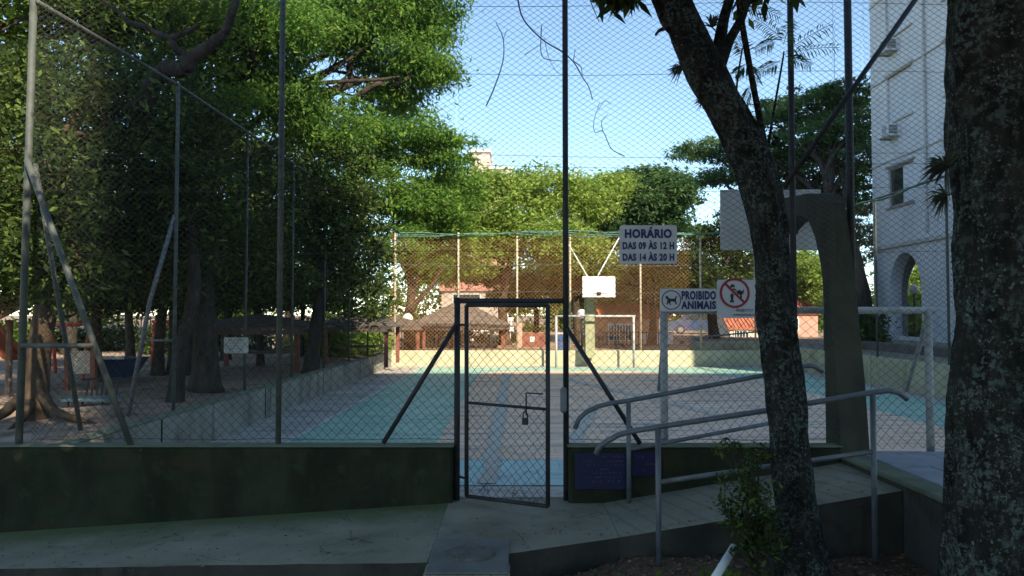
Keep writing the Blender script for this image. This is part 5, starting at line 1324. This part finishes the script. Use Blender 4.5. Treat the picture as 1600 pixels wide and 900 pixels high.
# ================================================================== small foreground things
t = thing('young_shrub', 'dark small-leaved shrub at the foot of the leaning trunk', 'shrub', pq(1185, 880, 5.2))
m = MB(); bl = []
for k in range(15):
    e = P(1122 + random.uniform(0, 95), 690 + random.uniform(0, 120), 5.1 + random.uniform(-.15, .2))
    s = P(1190 + random.uniform(-25, 20), 890, 5.15)
    pth = limb(m, s, e, .010, .003, .12, sides=5)
    for f in (.4, .6, .8, 1): 
        q = pth[min(len(pth) - 1, int(f * (len(pth) - 1)))]; bl.append((q, (.06, .06, .05), 5, 7, .045))
m.build('stem', BARK_D, t)
bl += [(pq(1190, 860, 5.1), (.17, .13, .15), 20, 12, .08)]
leaves('foliage', bl, .036, LEAF_D, t, asp=.45, droop=.2)
q0, q1 = P(1115, 905, 5.0), P(1147, 855, 5.25)
t = MB().tube([P(1108, 918, 4.95), q1], .028, 12).build('plastic_pipe', WHITEP, smooth=True)
tag(t, 'short white plastic pipe sticking up from the soil by the shrub', 'pipe')
# fallen leaves and grass on the soil
n = 5200
xs = np.concatenate([rng.uniform(-.2, 3.0, 3600), rng.uniform(-6, 3, 900), rng.normal(1.9, .6, 700)]); ysd = np.concatenate([rng.uniform(4.2, 5.9, 3600), rng.uniform(4, 5.7, 900), rng.uniform(4.9, 5.9, 700)])
V = []
for x, y in zip(xs, ysd):
    z = soil_z(x, y) + .012; a = random.uniform(0, 6.28); l = random.uniform(.02, .055); wd = l * random.uniform(.25, .5); tz = random.uniform(-.012, .016)
    dx, dy = math.cos(a), math.sin(a)
    V += [(x, y, z), (x + dx * l / 2 - dy * wd / 2, y + dy * l / 2 + dx * wd / 2, z + tz), (x + dx * l, y + dy * l, z + tz * .4), (x + dx * l / 2 + dy * wd / 2, y + dy * l / 2 - dx * wd / 2, z - .004)]
me = np_mesh('fallen_leaves', np.array(V), np.arange(len(V)).reshape(-1, 4))
at = me.attributes.new('tone', 'FLOAT', 'FACE'); at.data.foreach_set('value', rng.uniform(0, 1, len(V) // 4).astype(np.float32))
link('fallen_leaves', me, LITTER, kind='stuff')
V = []
for (px, py, k, s) in ((925, 885, 70, .10), (868, 888, 40, .06), (655, 893, 40, .09), (1130, 895, 50, .09), (1020, 886, 24, .05), (600, 893, 12, .05)):
    c = P(px, py, 5.35)
    for _ in range(k):
        x, y = c.x + random.gauss(0, s), 5.35 + random.gauss(0, .05); z = soil_z(x, y); a = random.uniform(0, 6.28); l = random.uniform(.04, .12); b = random.uniform(.2, .9)
        dx, dy = math.cos(a) * b * l, math.sin(a) * b * l; wx, wy = -math.sin(a) * .004, math.cos(a) * .004
        V += [(x - wx, y - wy, z), (x + wx, y + wy, z), (x + dx * .6 + wx, y + dy * .6 + wy, z + l * .8), (x + dx, y + dy, z + l * .75)]
me = np_mesh('grass', np.array(V), np.arange(len(V)).reshape(-1, 4))
at = me.attributes.new('tone', 'FLOAT', 'FACE'); at.data.foreach_set('value', rng.uniform(0, 1, len(V) // 4).astype(np.float32))
link('grass', me, LEAF_M, kind='stuff')
# twigs and litter on path and ramp
V = []
for _i in range(900):
    x = random.uniform(-5.5, 2.9); y = random.uniform(5.5, 6.95)
    z = (.066 * (x + .6) if x < -.6 else max(0, .17 * (x - .8))) + .008
    if x < -4: y = max(y, 5.95)
    if x > 0: y = max(y, 6.0)
    if _i > 520:
        x = random.choice([random.uniform(-4.0, -3.1), random.uniform(-4, 8)]); y = 7.3 + 17 * random.random() ** 1.5; z = .022
    a = random.uniform(0, 6.28); l = random.uniform(.012, .04); wd = l * random.uniform(.1, .5); dx, dy = math.cos(a), math.sin(a)
    V += [(x, y, z), (x + dx * l / 2 - dy * wd / 2, y + dy * l / 2 + dx * wd / 2, z + .008), (x + dx * l, y + dy * l, z), (x + dx * l / 2 + dy * wd / 2, y + dy * l / 2 - dx * wd / 2, z + .002)]
me = np_mesh('leaf_litter', np.array(V), np.arange(len(V)).reshape(-1, 4))
at = me.attributes.new('tone', 'FLOAT', 'FACE'); at.data.foreach_set('value', rng.uniform(0, 1, len(V) // 4).astype(np.float32))
link('leaf_litter', me, LITTER, kind='stuff')
# dead twigs caught in the front fence
def twig(label, lines):
    m = MB()
    for pts, r in lines:
        q = smooth_path([pq(a, b, FY - .02) for a, b in pts], 5); m.tube(q, list(np.linspace(r, r * .5, len(q))), 5)
    tag(m.build('dead_twig', DARKPIPE, smooth=True), label, 'twig', 'dead twigs caught in the front fence')
twig('thin bent dead twig caught alone in the fence, nearest the feathery crown', [([(760, 165), (772, 138), (786, 95), (786, 60), (775, 35)], .007), ([(786, 62), (793, 45)], .004)])
twig('long forked dead twig hanging across the tall gate post against the sky', [([(808, -5), (818, 30), (848, 62), (880, 82), (897, 98), (910, 120), (920, 136), (926, 156)], .008), ([(846, 40), (846, 85), (862, 94), (890, 95)], .005), ([(850, 58), (858, 92), (870, 112), (878, 118)], .003), ([(897, 96), (908, 105), (910, 122)], .005), ([(896, 96), (899, 75)], .004), ([(820, 85), (848, 68)], .003)])
twig('faint curly dead twig low in the fence right of the tall gate post', [([(976, 244), (955, 232), (942, 205), (930, 207), (928, 190), (937, 160)], .005), ([(942, 205), (940, 190), (950, 178)], .004), ([(935, 172), (945, 158), (955, 164)], .003)])
twig('short dead twig near the top of the fence beside the leaning tree\'s branches', [([(920, -5), (928, 15), (936, 34)], .006)])
